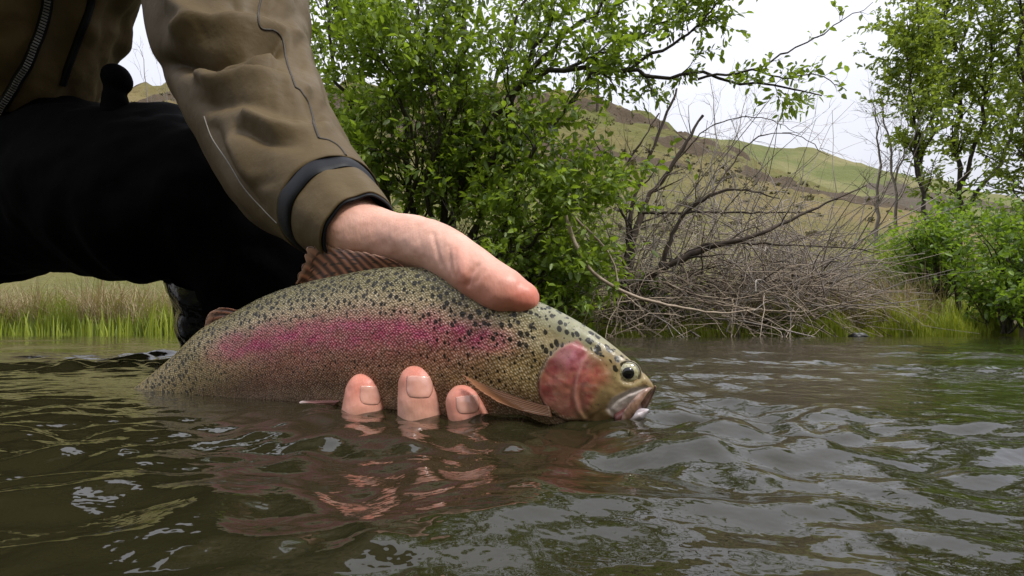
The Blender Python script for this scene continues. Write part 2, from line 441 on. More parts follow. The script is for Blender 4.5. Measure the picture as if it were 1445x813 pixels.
# ---- sage and scrub dotted over the hillside
def scrub(name, label, n, xr, yr, zf, seed, size, cols):
    r = np.random.default_rng(seed); x = r.uniform(*xr, n); y = r.uniform(*yr, n)
    k = r.random(n) < np.clip(0.30 + 0.9 * fbm(x * 0.09, y * 0.09, 3, seed), 0.03, 1); x, y = x[k], y[k]; z = zf(x, y)
    V, F, R = [], [], []; m_ = 9
    for i in range(len(x)):
        s = size * r.uniform(0.4, 1.3); q = r.random()
        for j in range(m_):
            d = nrm(r.normal(size=3) + np.array([0, 0, 0.8])); e = nrm(np.cross(d, r.normal(size=3))) * s * 0.35
            p = np.array([x[i], y[i], z[i]]) + r.normal(size=3) * s * np.array([0.35, 0.35, 0.12]); o = len(V)
            V += [p - e * 0.5, p + e * 0.5, p + d * s * 0.7 + e, p + d * s * 0.8 - e]; F.append((o, o + 1, o + 2, o + 3)); R += [q] * 4
    o = mk(name, np.array(V), np.array(F), cols, attrs={'rnd': np.array(R)}, smooth=False)
    return tag(o, label, 'scrub', kind='stuff')
def hill_at(x, y):
    H = np.interp(x, c1x, c1z); S = np.clip((y - 12) / (D1 - 12), 0, 1) ** 1.25
    return 0.25 + H * S + fbm(x * 0.10, y * 0.10, 5, 60) * 0.75 * S + 0.75 * fbm(x * 0.45, y * 0.45, 4, 64) * S
M_SCRUB = leafmat('sage_scrub', (0.065, 0.055, 0.028), (0.17, 0.155, 0.07), 0.1, 0.9)
scrub('hill_scrub', 'low brown and olive scrub dotted over the hillside', 8000, (-40, 45), (18, 58), hill_at, 5, 0.24, M_SCRUB)
# ================================================================== VEGETATION
M_BARK = noisy('alder_bark', (0.022, 0.018, 0.013), (0.065, 0.055, 0.042), 14, 0.9, 60, 0.004)
M_DEADWOOD = noisy('dead_wood', (0.030, 0.021, 0.016), (0.085, 0.062, 0.048), 9, 0.9, 60, 0.003)
M_PALEWOOD = noisy('bleached_wood', (0.24, 0.185, 0.135), (0.42, 0.34, 0.26), 12, 0.85, 70, 0.002)
M_TWIG = noisy('dry_twigs', (0.17, 0.135, 0.108), (0.52, 0.44, 0.36), 1.6, 0.9)
M_GREYTWIG = noisy('grey_bare_twigs', (0.17, 0.145, 0.13), (0.36, 0.32, 0.29), 1.0, 0.9)
M_LEAF = leafmat('alder_leaf', (0.017, 0.045, 0.009), (0.30, 0.42, 0.05), 0.45)
M_LEAF2 = leafmat('river_tree_leaf', (0.035, 0.075, 0.014), (0.33, 0.42, 0.075), 0.48)
M_LEAF3 = leafmat('shrub_leaf', (0.018, 0.055, 0.010), (0.28, 0.42, 0.05), 0.45)
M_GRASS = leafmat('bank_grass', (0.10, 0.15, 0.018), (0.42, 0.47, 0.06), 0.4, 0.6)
M_STRAW = leafmat('dry_straw', (0.13, 0.095, 0.055), (0.42, 0.335, 0.20), 0.2, 0.8)
M_ROCK = noisy('river_stone', (0.012, 0.012, 0.013), (0.04, 0.038, 0.036), 20, 0.4, 40, 0.004)

def leaf_arrays(P, Dr, L, wid, rng, fold=0.25):
    """many leaves: six points and two quads each, folded along the midrib"""
    P = np.asarray(P); n = len(P); a = nrm(Dr)
    r = nrm(rng.normal(size=(n, 3)) + np.array([0, 0, 0.9]))
    bb = nrm(np.cross(r, a)); nn = np.cross(a, bb)
    L = np.asarray(L)[:, None]; w = L * wid
    dr = -0.18 * L * np.array([0, 0, 1.0])
    v0 = P; v3 = P + a * L + dr
    l1 = P + a * L * 0.30 + bb * w * 0.85 + nn * w * fold; l2 = P + a * L * 0.68 + bb * w * 0.72 + nn * w * fold + dr * 0.4
    r1 = P + a * L * 0.30 - bb * w * 0.85 + nn * w * fold; r2 = P + a * L * 0.68 - bb * w * 0.72 + nn * w * fold + dr * 0.4
    V = np.stack([v0, l1, l2, v3, r2, r1], 1).reshape(-1, 3)
    o = (np.arange(n) * 6)[:, None]
    F = np.stack([o + np.array([[0, 3, 2, 1]]), o + np.array([[0, 5, 4, 3]])], 1).reshape(-1, 4)
    return V, F
def walk(rng, p, d, L, n, wander, lift):
    P = [np.array(p, float)]; d = nrm(d); st = L / n
    for i in range(n):
        d = nrm(d + rng.normal(size=3) * wander + np.array([0, 0, lift])); P.append(P[-1] + d * st)
    return np.array(P)
def deviate(rng, T, lo, hi, up=0.0):
    q = nrm(np.cross(T, rng.normal(size=3))); a = rng.uniform(lo, hi)
    return nrm(T * math.cos(a) + q * math.sin(a) + np.array([0, 0, up]))
def grow(rng, limbs, n1, l1, n2, l2, leaf_step, lift=0.05, t0=0.25, n3=0, l3=0.0, up=0.15, keep=None):
    """limbs (points, r0, r1) -> thick lines, thin lines, leaf positions and directions"""
    thick, thin, LP, LD = [], [], [], []
    for (P, r0, r1) in limbs:
        n = max(8, len(P) * 4); Q = spline(P, n)
        sg = np.linalg.norm(P[-1] - P[0])
        Q[1:-1] += rng.normal(size=(n - 2, 3)) * 0.008 * sg
        R = np.linspace(r0, r1, n); thick.append((Q, R))
        T = nrm(np.gradient(Q, axis=0))
        for c in range(n1):
            t = t0 + (1 - t0) * (c + rng.random()) / n1; k = min(n - 1, int(t * (n - 1)))
            L = l1 * rng.uniform(0.55, 1.15) * (1.15 - 0.6 * t)
            B = walk(rng, Q[k], deviate(rng, T[k], 0.4, 1.25, up), L, 7, 0.14, lift)
            rb = max(0.003, R[k] * 0.42); thick.append((B, np.linspace(rb, rb * 0.25, 8)))
            TB = nrm(np.gradient(B, axis=0))
            for e in range(n2):
                tt = 0.15 + 0.85 * (e + rng.random()) / n2; kk = min(7, int(tt * 7))
                Cc = walk(rng, B[kk], deviate(rng, TB[kk], 0.3, 1.2, up * 0.5), l2 * rng.uniform(0.5, 1.2), 4, 0.2, lift * 0.5)
                thin.append((Cc, np.linspace(max(0.002, rb * 0.3), 0.001, 5)))
                subs = [Cc]
                for g in range(n3):
                    kk2 = rng.integers(1, 5); TC = nrm(Cc[kk2] - Cc[kk2 - 1])
                    E = walk(rng, Cc[kk2], deviate(rng, TC, 0.3, 1.0), l3 * rng.uniform(0.5, 1.2), 3, 0.2, 0)
                    thin.append((E, np.linspace(0.0018, 0.0008, 4))); subs.append(E)
                if leaf_step:
                    for sub in subs:
                        L2 = np.linalg.norm(np.diff(sub, axis=0), axis=1).sum(); m_ = max(2, int(L2 / leaf_step))
                        for u in np.linspace(0.15, 1.0, m_):
                            x = u * (len(sub) - 1); i = min(len(sub) - 2, int(x)); p = sub[i] + (sub[i + 1] - sub[i]) * (x - i)
                            LP.append(p); LD.append(deviate(rng, nrm(sub[i + 1] - sub[i]), 0.3, 1.2))
    LP, LD = np.array(LP), np.array(LD)
    if keep is not None and len(LP):
        k = keep(LP); LP, LD = LP[k], LD[k]
    return thick, thin, LP, LD
def crown_mesh(name, LP, LD, size, wid, rng, mat, parent, lo=0.0, hi=1.0):
    n = len(LP); L = size * rng.uniform(0.6, 1.25, n)
    V, F = leaf_arrays(LP, LD, L, wid, rng)
    r = np.clip(lo + (hi - lo) * (0.5 * rng.random(n) + 0.5 * (0.5 + 0.9 * pn(LP[:, 0] * 1.3 + LP[:, 1], LP[:, 2] * 1.3, 9))), 0, 1)
    return tag(mk(name, V, F, mat, parent, attrs={'rnd': np.repeat(r, 6)}, smooth=False), kind='stuff')
def pxl(pts):
    return np.array([W(*p) for p in pts])

# ---- leafy many-stemmed alder at the water's edge
rng = np.random.default_rng(3)
alder = empty('alder_tree', 'dense leafy many-stemmed alder overhanging the river behind the hand', 'tree', loc=(-0.9, 6.6, 0.1))
limb_px = [
    ([(600, 470, 6.6), (560, 330, 6.6), (510, 190, 6.5), (470, 60, 6.4), (450, -60, 6.4)], .050, .010),
    ([(610, 470, 6.7), (585, 330, 6.9), (570, 180, 7.0), (560, 20, 7.0), (545, -120, 7.0)], .060, .014),
    ([(620, 470, 6.6), (625, 330, 6.5), (640, 190, 6.4), (655, 40, 6.3), (660, -110, 6.3)], .060, .012),
    ([(640, 470, 6.6), (665, 340, 6.5), (705, 210, 6.3), (750, 90, 6.2), (800, -40, 6.1)], .055, .010),
    ([(650, 470, 6.5), (700, 350, 6.2), (740, 240, 6.0), (800, 150, 5.9), (860, 60, 5.9)], .045, .008),
    ([(600, 470, 6.4), (530, 350, 6.2), (490, 260, 6.0), (460, 170, 5.9), (430, 90, 5.9)], .035, .006),
    ([(640, 470, 6.4), (690, 400, 6.1), (745, 350, 5.9), (790, 300, 5.8), (830, 270, 5.8)], .035, .006),
    ([(650, 475, 6.4), (700, 440, 6.1), (760, 400, 5.9), (800, 380, 5.9)], .030, .006),
    ([(620, 475, 7.0), (640, 300, 7.3), (690, 150, 7.4), (740, 10, 7.4), (790, -110, 7.3)], .055, .010),
    ([(590, 470, 7.0), (500, 330, 7.2), (450, 200, 7.3), (425, 60, 7.3)], .040, .008),
    ([(630, 350, 6.5), (600, 270, 6.2), (620, 180, 6.0), (610, 90, 5.9), (590, 0, 5.9)], .030, .006),
    ([(560, 330, 6.6), (590, 230, 6.2), (560, 130, 6.0), (520, 30, 5.9)], .030, .006),
]
reach_px = [
    ([(640, 300, 6.4), (700, 160, 6.1), (780, 97, 5.9), (880, 102, 5.8), (980, 112, 5.7), (1090, 118, 5.6), (1160, 135, 5.6)], .040, .006),
    ([(880, 102, 5.8), (960, 55, 5.7), (1000, 20, 5.6), (1050, -40, 5.6)], .020, .005),
    ([(985, 112, 5.7), (1060, 98, 5.6), (1130, 65, 5.5), (1180, 35, 5.5), (1232, 3, 5.5)], .014, .003),
    ([(740, 110, 6.1), (820, 30, 6.0), (900, -30, 5.9), (960, -80, 5.9)], .030, .006),
    ([(800, 97, 5.9), (880, 60, 5.9), (940, 30, 5.9), (1000, -20, 5.9)], .020, .005),
    ([(1060, 98, 5.6), (1110, 110, 5.5), (1155, 105, 5.5), (1195, 128, 5.5)], .010, .003),
]
limbs = [(pxl(p), a, b_) for p, a, b_ in limb_px]
reach = [(pxl(p), a, b_) for p, a, b_ in reach_px]
def keep_a(P):
    px, py = CX + FPX * P[:, 0] / P[:, 1], HY - FPX * (P[:, 2] - CAMH) / P[:, 1]
    dens = np.clip(0.85 + 1.1 * fbm(P[:, 0] * 1.5 + P[:, 1] * 0.7, P[:, 2] * 1.6, 2, 12), 0.05, 1)
    low = np.where(P[:, 2] < 1.25, np.where(P[:, 0] > -0.35, 0.75, 0.16), 1.0)      # bare stems low down on the shaded side
    top = np.where(P[:, 2] > 2.5, 0.62, 1.0)
    return rng.random(len(P)) < dens * low * top
th, tn, LP, LD = grow(rng, limbs, 20, 1.05, 7, 0.5, 0.034, n3=3, l3=0.28, keep=keep_a)
th3, tn3, LP3, LD3 = grow(rng, [reach[2], reach[5]], 7, 0.16, 2, 0.12, 0.05, lift=0.02, t0=0.3, n3=0)
th2, tn2, LP2, LD2 = grow(rng, [reach[0], reach[1], reach[3], reach[4]], 14, 0.42, 6, 0.26, 0.036, lift=0.02, t0=0.35, n3=1, l3=0.16)
th2 += th3; tn2 += tn3; LP2 = np.concatenate([LP3, LP2]); LD2 = np.concatenate([LD3, LD2])
V, F = tubes(th[:0] + [l for l in th if l[1][0] > 0.028] + [l for l in th2 if l[1][0] > 0.028], 8); mk('trunk', V, F, M_BARK, alder)
V, F = tubes([l for l in th + th2 if l[1][0] <= 0.028], 5); br = tag(mk('branches', V, F, M_BARK, alder), kind='stuff')
V, F = tubes(tn + tn2, 3); tag(mk('twigs', V, F, M_BARK, br), kind='stuff')
crown = crown_mesh('crown', LP, LD, 0.092, 0.27, rng, M_LEAF, alder)
# the leaves of the reaching boughs stand clear against the sky: the largest of them one by one
sel = rng.permutation(len(LP2)); one, rest = sel[:300], sel[300:]
lv = []
for i in range(6):
    V, F = leaf_arrays(np.zeros((1, 3)), np.array([[1.0, 0, 0]]), np.array([1.0]), 0.27, np.random.default_rng(40 + i), 0.15 + 0.06 * i)
    tmp = mk('leaf', V, F, M_LEAF, None, attrs={'rnd': np.full(6, 0.05 + 0.15 * i)}, smooth=False); lv.append(tmp.data); bpy.data.objects.remove(tmp)
settle(alder)
for i in one:
    o = bpy.data.objects.new('leaf', lv[rng.integers(6)]); COL.objects.link(o)
    o.parent = crown
    s = 0.085 * rng.uniform(0.75, 1.3); o.scale = (s, s, s)
    q = Vector(LD2[i]).to_track_quat('X', 'Z'); o.rotation_mode = 'QUATERNION'
    o.rotation_quaternion = q @ Vector((1, 0, 0)).rotation_difference(Vector((1, 0, 0)))
    o.location = LP2[i]
crown_mesh('bough_foliage', LP2[rest], LD2[rest], 0.075, 0.27, rng, M_LEAF, crown, 0.0, 0.8)

# ---- low green bramble under the alder
def shrub(name, label, base, h, spread, nst, leafs, size, mat, seed, cat='shrub', group=None, lo=0.0, hi=1.0, bark=None, lean=(0, 0), n1=7, step=0.05):
    r = np.random.default_rng(seed); root = empty(name, label, cat, group, loc=tuple(base))
    lm = []
    for i in range(nst):
        a = r.uniform(0, 2 * np.pi); q = r.random() ** 0.6
        tip = np.array(base) + np.array([math.cos(a) * spread * q + lean[0], math.sin(a) * spread * q * 0.6 + lean[1], h * (1.05 - 0.45 * q) * r.uniform(0.8, 1.1)])
        b0 = np.array(base) + np.array([math.cos(a) * spread * 0.15, math.sin(a) * spread * 0.1, 0]); mid = (b0 + tip) / 2 + np.array([0, 0, h * 0.12]) + r.normal(size=3) * 0.06 * h
        lm.append((np.array([b0, mid, tip]), 0.012 * h + 0.004, 0.003))
    a_, b_, P, Dd = grow(r, lm, n1, 0.36 * h, 4, 0.2 * h, step, n3=1, l3=0.12 * h, t0=0.15)
    P, Dd = P[P[:, 2] > 0.03], Dd[P[:, 2] > 0.03]
    V, F = tubes(a_ + b_, 4); tag(mk('stems', V, F, bark or M_BARK, root), kind='stuff')
    if len(P) > leafs:
        k = r.permutation(len(P))[:leafs]; P, Dd = P[k], Dd[k]
    crown_mesh('crown', P, Dd, size, 0.3, r, mat, root, lo, hi)
    settle(root); return root
def at(px, y, z=0.0):
    return ((px - CX) / FPX * y, y, z)
shrub('bramble_bush', 'low dark green bramble under the alder, just above the trout head', at(790, 6.5, .05), 0.95, 0.75, 9, 4200, 0.075, M_LEAF3, 11)
shrub('bramble_bush', 'green bramble growing through the dead brush at the water', at(900, 6.7, .05), 0.75, 0.8, 8, 2200, 0.065, M_LEAF3, 12)
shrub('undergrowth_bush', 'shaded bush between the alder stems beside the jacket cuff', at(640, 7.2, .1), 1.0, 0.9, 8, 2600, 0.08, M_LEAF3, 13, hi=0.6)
shrub('undergrowth_bush', 'pale sunlit bush behind the alder stems, next to the sleeve', at(480, 9.0, .2), 2.3, 1.6, 9, 3800, 0.09, M_LEAF2, 14)
shrub('undergrowth_bush', 'loose green bush in front of the hill, right of the alder', at(800, 9.5, .2), 2.6, 0.9, 7, 2400, 0.085, M_LEAF2, 15)

# ---- dead tree fallen into the brush: dark limbs
rng = np.random.default_rng(21)
dead = empty('fallen_tree', 'dead dark-limbed tree sprawling over the brush beside the river', 'tree', loc=(1.2, 6.9, 0.1))
dl = [
    ([(885, 430, 6.7), (890, 310, 6.8), (915, 225, 6.8), (945, 150, 6.8), (955, 125, 6.8)], .040, .012),
    ([(880, 420, 6.6), (905, 300, 6.7), (945, 240, 6.7), (975, 190, 6.7), (992, 163, 6.7)], .045, .016),
    ([(870, 430, 6.5), (885, 330, 6.5), (870, 260, 6.5), (905, 200, 6.5), (930, 160, 6.6)], .022, .008),
    ([(890, 410, 6.4), (935, 380, 6.2), (1000, 350, 6.1), (1055, 336, 6.0), (1124, 306, 6.0), (1222, 262, 6.0)], .040, .006),
    ([(930, 385, 6.2), (960, 310, 6.2), (1005, 275, 6.1), (1045, 268, 6.1), (1100, 280, 6.1)], .028, .006),
    ([(900, 300, 6.7), (980, 300, 6.5), (1060, 300, 6.4), (1150, 300, 6.4)], .020, .005),
    ([(910, 390, 6.4), (1000, 345, 6.3), (1090, 345, 6.2), (1200, 350, 6.2), (1240, 358, 6.2)], .020, .004),
    ([(1000, 280, 6.1), (1060, 200, 6.2), (1120, 190, 6.2), (1170, 220, 6.2)], .010, .003),
    ([(940, 245, 6.7), (1000, 180, 6.6), (1070, 165, 6.5), (1130, 190, 6.5)], .010, .003),
    ([(905, 300, 6.7), (850, 220, 6.7), (830, 170, 6.7)], .014, .004),
]
dls = [(pxl(p), a, b_) for p, a, b_ in dl]
th, tn, _, _ = grow(rng, dls, 9, 0.55, 3, 0.35, 0, lift=0.0, n3=1, l3=0.2, up=0.1)
for P, r0, r1 in dls:
    Q = spline(P, 26); Q[1:-1] += rng.normal(size=(24, 3)) * 0.006
    V, F = tubes([(Q, np.linspace(r0, r1, 26) * (1 + 0.12 * rng.normal(size=26)))], 8); mk('limb', V, F, M_DEADWOOD, dead)
V, F = tubes([l for l in th if len(l[0]) == 8], 5); tag(mk('branches', V, F, M_DEADWOOD, dead), kind='stuff')
V, F = tubes(tn, 3); tag(mk('twigs', V, F, M_TWIG, dead), kind='stuff'); settle(dead)

# ---- bleached boughs, each a thing of its own
for lab, pts, r0, r1 in (
    ('long bleached bough arching down from the alder over the dead brush', [(800, 305, 5.5), (810, 340, 5.45), (835, 382, 5.4), (878, 411, 5.4), (942, 430, 5.5), (1011, 441, 5.7), (1075, 436, 5.9)], .022, .007),
    ('slender pale bough hanging straight down beside the alder into the river', [(812, 308, 5.5), (845, 340, 5.5), (866, 372, 5.5), (872, 415, 5.5), (868, 472, 5.5)], .013, .005),
    ('pale forked stick slanting from the long bleached bough towards the water', [(872, 408, 5.4), (892, 425, 5.4), (908, 440, 5.4)], .012, .004),
    ('upright pale stick in the brush at the water line', [(1034, 420, 5.9), (1033, 445, 5.85), (1032, 476, 5.85)], .010, .006),
    ('straight pale branch lying low across the brush towards the grass', [(985, 425, 6.0), (1060, 436, 5.95), (1130, 440, 5.95), (1165, 433, 5.95)], .011, .004),
    ('thin whitish branch leaning over the brush in front of the reeds', [(930, 395, 6.0), (990, 418, 5.95), (1050, 420, 5.95), (1110, 398, 5.95)], .009, .003)):
    Q = spline(pxl(pts), 30); Q[1:-1] += np.random.default_rng(len(lab)).normal(size=(28, 3)) * 0.004
    V, F = tubes([(Q, np.linspace(r0, r1, 30))], 7); tag(mk('dead_bough', V, F, M_PALEWOOD), lab, 'branch', 'bleached boughs in the brush')

# ---- tangle of dry twigs: nobody could count it
def tangle(name, label, n, x0, x1, top, y0, y1, mat, seed, rad=(0.003, 0.007), Lr=(0.5, 1.3), droop=-0.10, upz=0.7):
    r = np.random.default_rng(seed); ls = []
    for i in range(n):
        px = r.uniform(x0, x1); y = r.uniform(y0, y1)
        tz = np.interp(px, [p[0] for p in top], [p[1] for p in top]); zt = CAMH + (HY - tz) / FPX * y
        z = 0.02 + (zt - 0.02) * r.random() ** 0.9
        p = np.array([(px - CX) / FPX * y, y, z])
        d = np.array([r.normal(), r.normal() * 0.4, r.uniform(-0.5, 1) * upz])
        Q = walk(r, p, d, r.uniform(*Lr), 7, 0.16, droop); Q[:, 2] = np.maximum(Q[:, 2], -0.03)
        r0 = r.uniform(*rad); ls.append((Q, np.linspace(r0, r0 * 0.3, 8)))
    V, F = tubes(ls, 4)
    return tag(mk(name, V, F, mat), label, 'brush', kind='stuff')
top1 = [(800, 370), (860, 330), (930, 320), (1000, 300), (1060, 300), (1140, 325), (1200, 345), (1260, 380)]
tangle('twig_tangle', 'tangle of dry brown twigs piled along the bank', 560, 830, 1215, top1, 6.2, 7.6, M_TWIG, 31)
tangle('arching_branches', 'pale grey branches arching out of the brush pile', 240, 850, 1170, [(850, 400), (1150, 420)], 6.1, 7.4, M_GREYTWIG, 37, (0.005, 0.012), (1.3, 2.7), -0.05, 2.0)
tangle('arching_branches', 'bleached thin branches looping over the brush pile', 110, 850, 1170, [(850, 400), (1170, 400)], 6.0, 6.8, M_PALEWOOD, 38, (0.004, 0.008), (0.8, 1.7), -0.10, 1.2)
tangle('twig_tangle', 'dark twigs deep inside the brush pile', 220, 820, 1180, [(800, 400), (900, 370), (1050, 360), (1200, 390)], 6.2, 7.0, M_DEADWOOD, 32, (0.004, 0.009))
tangle('drooping_twigs', 'greyish drooping twigs hanging over the grass', 420, 1040, 1235, [(1040, 320), (1130, 335), (1235, 360)], 6.5, 7.3, M_GREYTWIG, 33, (0.002, 0.005), (0.4, 0.8), -0.28, 0.3)
tangle('hanging_sticks', 'pale sticks poking out of the brush over the water', 240, 830, 1190, [(840, 395), (1000, 350), (1180, 385)], 5.9, 6.5, M_PALEWOOD, 34, (0.0025, 0.006), (0.35, 1.0), -0.15, 0.4)
tangle('hill_brush', 'fine bare brush growing at the foot of the hill', 500, 760, 1200, [(760, 300), (900, 270), (1100, 260), (1200, 320)], 9, 13, M_GREYTWIG, 35, (0.003, 0.008), (0.7, 1.6), 0.02, 1.4)
tangle('stem_brush', 'thin brown suckers round the foot of the alder', 420, 470, 800, [(470, 330), (800, 350)], 6.2, 7.6, M_DEADWOOD, 36, (0.003, 0.008), (0.5, 1.2), 0.03, 1.3)

# ---- grass and straw
def blades(name, label, n, xf, yf, h, w, mat, seed, lean=0.35, lo=0, hi=1, cat='grass', lie=0.0):
    r = np.random.default_rng(seed)
    x, y = xf(r, n), None
    y = yf(r, x); z = np.maximum(ground_z(x, y) - 0.03, -0.03)
    hh = h * r.uniform(0.45, 1.15, n) * np.clip(0.85 + 0.9 * fbm(x * 1.7, y * 1.7, 2, seed), 0.35, 1.5); a = r.uniform(0, 2 * np.pi, n)
    dx, dy = np.cos(a), np.sin(a); ln = lean * r.random(n) ** 0.7
    px_, py_ = -dy * w / 2, dx * w / 2
    lv_ = []
    for s_, wk in ((0, 1.0), (0.4, 0.85), (0.75, 0.55), (1.0, 0.05)):
        bend = ln * s_ ** 2 * hh * (1 + lie)
        zz = z + hh * s_ * (1 - 0.45 * ln * s_ * (1 + lie))
        c = np.stack([x + dx * bend, y + dy * bend, zz], -1); o = np.stack([px_ * wk, py_ * wk, 0 * px_], -1)
        lv_ += [c - o, c + o]
    V = np.stack(lv_, 1).reshape(-1, 3); o = (np.arange(n) * 8)[:, None]
    F = np.concatenate([o + np.array([[k, k + 1, k + 3, k + 2]]) for k in (0, 2, 4)])
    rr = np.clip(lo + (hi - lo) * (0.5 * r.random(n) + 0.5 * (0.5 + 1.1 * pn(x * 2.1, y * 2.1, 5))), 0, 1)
    return tag(mk(name, V, F, mat, attrs={'rnd': np.repeat(rr, 8)}, smooth=False), label, cat, kind='stuff')
def band(x0, x1):
    return lambda r, n: r.uniform(x0, x1, n)
def edge(lo, hi, p=1.6):
    return lambda r, x: bank_y(x) + lo + (hi - lo) * r.random(len(x)) ** p
blades('bank_grass', 'bright green grass at the water edge on the right bank', 9000, band(3.0, 6.3), edge(-0.12, 1.6), 0.34, 0.010, M_GRASS, 41, hi=1.0, lo=0.25)
blades('bank_grass', 'green grass showing under the dead brush', 5200, band(0.6, 3.2), edge(-0.05, 1.5), 0.26, 0.010, M_GRASS, 42, lo=0.1)
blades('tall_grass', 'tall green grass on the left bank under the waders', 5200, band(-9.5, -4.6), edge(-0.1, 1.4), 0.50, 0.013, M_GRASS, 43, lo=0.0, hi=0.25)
blades('dry_reeds', 'tan bent reeds standing behind the grass on the left bank', 8000, band(-10, -4.6), edge(0.1, 3.2, 1.0), 0.95, 0.012, M_STRAW, 44, lean=0.9, cat='reeds', lie=0.4)
blades('dry_reeds', 'pale straw reeds flopping over the right bank grass', 2400, band(2.6, 5.2), edge(0.05, 1.2, 1.0), 0.68, 0.012, M_STRAW, 45, lean=1.0, cat='reeds', lie=0.7)
blades('dry_reeds', 'brown dry reeds in front of the right bank shrubs', 2600, band(3.6, 5.9), edge(0.5, 1.9, 1.0), 0.95, 0.010, M_STRAW, 46, lean=0.55, cat='reeds', hi=0.6)
blades('meadow_grass', 'rough grass over the flat ground below the hill', 16000, band(-14, 16), lambda r, x: 8.0 + 10 * r.random(len(x)), 0.42, 0.02, M_GRASS, 47, lo=0.0, hi=0.9)
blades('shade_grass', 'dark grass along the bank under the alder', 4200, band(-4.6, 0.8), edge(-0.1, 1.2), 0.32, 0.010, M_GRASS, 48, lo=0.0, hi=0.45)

# ---- right bank shrubs and trees
shrub('willow_shrub', 'bright green shrub overhanging the water at the right edge of the picture', at(1440, 7.2, .1), 1.5, 0.95, 14, 6500, 0.085, M_LEAF3, 51, step=0.04)
shrub('willow_shrub', 'low leafy shrub dipping its leaves in the river before the taller ones', at(1410, 7.0, .03), 0.85, 0.75, 10, 4200, 0.075, M_LEAF3, 55, step=0.04)
shrub('willow_shrub', 'green shrub below the two tall right bank trees', at(1345, 8.6, .2), 1.75, 1.1, 13, 5200, 0.085, M_LEAF3, 52)
shrub('willow_shrub', 'yellowish green shrub at the left end of the right bank thicket', at(1275, 9.6, .2), 1.75, 0.8, 9, 3000, 0.085, M_LEAF2, 53)
shrub('willow_shrub', 'tall full shrub behind the overhanging one at the right edge', at(1480, 9.5, .2), 2.6, 1.3, 13, 5200, 0.09, M_LEAF3, 54)
def tall_tree(label, base, limbs_px, seed, n1=30, mat=None, size=0.105, step=0.034, keepf=1.05):
    r = np.random.default_rng(seed); root = empty('river_tree', label, 'tree', 'tall trees on the right bank', loc=tuple(base))
    lm = [(pxl(p), a, b_) for p, a, b_ in limbs_px]
    kf = lambda P: r.random(len(P)) < np.clip(keepf + 1.3 * fbm(P[:, 0] * 0.9, P[:, 2] * 0.9, 2, seed), 0.03, 1)
    a_, b_, P, Dd = grow(r, lm, n1, 1.05, 6, 0.55, step, n3=1, l3=0.32, t0=0.3, up=0.25, keep=kf)
    V, F = tubes([l for l in a_ if l[1][0] > 0.03], 7); mk('trunk', V, F, M_BARK, root)
    V, F = tubes([l for l in a_ if l[1][0] <= 0.03] + b_, 4); tag(mk('branches', V, F, M_BARK, root), kind='stuff')
    crown_mesh('crown', P, Dd, size, 0.28, r, mat or M_LEAF2, root); settle(root)
tall_tree('tall slender leafy tree on the right bank, nearer the hill', at(1300, 12, .3), [
    ([(1302, 440, 12), (1300, 300, 12), (1298, 180, 12), (1300, 60, 12), (1300, -80, 12)], .055, .012),
    ([(1299, 260, 12), (1288, 170, 11.8), (1280, 90, 11.7), (1280, 30, 11.7)], .035, .008),
    ([(1299, 230, 12), (1325, 130, 12.2), (1330, 30, 12.3), (1345, -60, 12.3)], .035, .008)], 61)
tall_tree('tall forked leafy tree at the right, trunk standing in the shrubs', at(1352, 12.5, .3), [
    ([(1352, 440, 12.5), (1350, 320, 12.5), (1352, 200, 12.5), (1362, 80, 12.5), (1375, -80, 12.5)], .065, .014),
    ([(1351, 270, 12.5), (1385, 160, 12.3), (1400, 40, 12.2), (1420, -80, 12.2)], .045, .010),
    ([(1354, 300, 12.5), (1410, 230, 12.8), (1450, 140, 12.9), (1480, 40, 12.9)], .050, .010)], 62)
tall_tree('leafy tree cut by the right edge of the picture', at(1470, 11.5, .3), [
    ([(1475, 440, 11.5), (1468, 300, 11.5), (1455, 180, 11.5), (1440, 60, 11.5), (1430, -60, 11.5)], .075, .012),
    ([(1470, 320, 11.5), (1500, 200, 11.4), (1520, 60, 11.4)], .045, .010)], 63)
def bare_tree(label, base, limbs_px, seed, n1=11, L1=1.1, rad=1.0, n2=5):
    r = np.random.default_rng(seed); root = empty('bare_tree', label, 'tree', 'leafless trees', loc=tuple(base))
    lm = [(pxl(p), a, b_) for p, a, b_ in limbs_px]
    a_, b_, _, _ = grow(r, lm, n1, L1, n2, L1 * 0.5, 0, lift=0.08, n3=2, l3=L1 * 0.3, t0=0.2, up=0.35)
    V, F = tubes([l for l in a_ if len(l[0]) != 8], 6); mk('trunk', V, F, M_GREYTWIG, root)
    V, F = tubes([l for l in a_ if len(l[0]) == 8] + [(p, q * 1.6) for p, q in b_], 3); tag(mk('branches', V, F, M_GREYTWIG, root), kind='stuff'); settle(root)
bare_tree('slim leafless tree in front of the hill, left of the tall leafy pair', at(1238, 13, .3), [
    ([(1236, 350, 13), (1240, 260, 13), (1238, 190, 13), (1230, 140, 13)], .045, .008)], 71)
bare_tree('leafless sapling with fine twigs beside the tall leafy tree', at(1262, 13.5, .3), [
    ([(1266, 330, 13.5), (1262, 250, 13.5), (1250, 180, 13.5), (1240, 120, 13.5)], .040, .008),
    ([(1263, 260, 13.5), (1280, 190, 13.5), (1270, 130, 13.5)], .025, .006)], 72)
bare_tree('faint leafless tree behind the dead brush, under the reaching bough', at(1005, 15, .4), [
    ([(1008, 330, 15), (1006, 250, 15), (1010, 190, 15), (1002, 110, 15)], .030, .006),
    ([(1006, 260, 15), (1040, 190, 15), (1055, 130, 15)], .020, .005)], 73, L1=1.0, n1=8, n2=3)
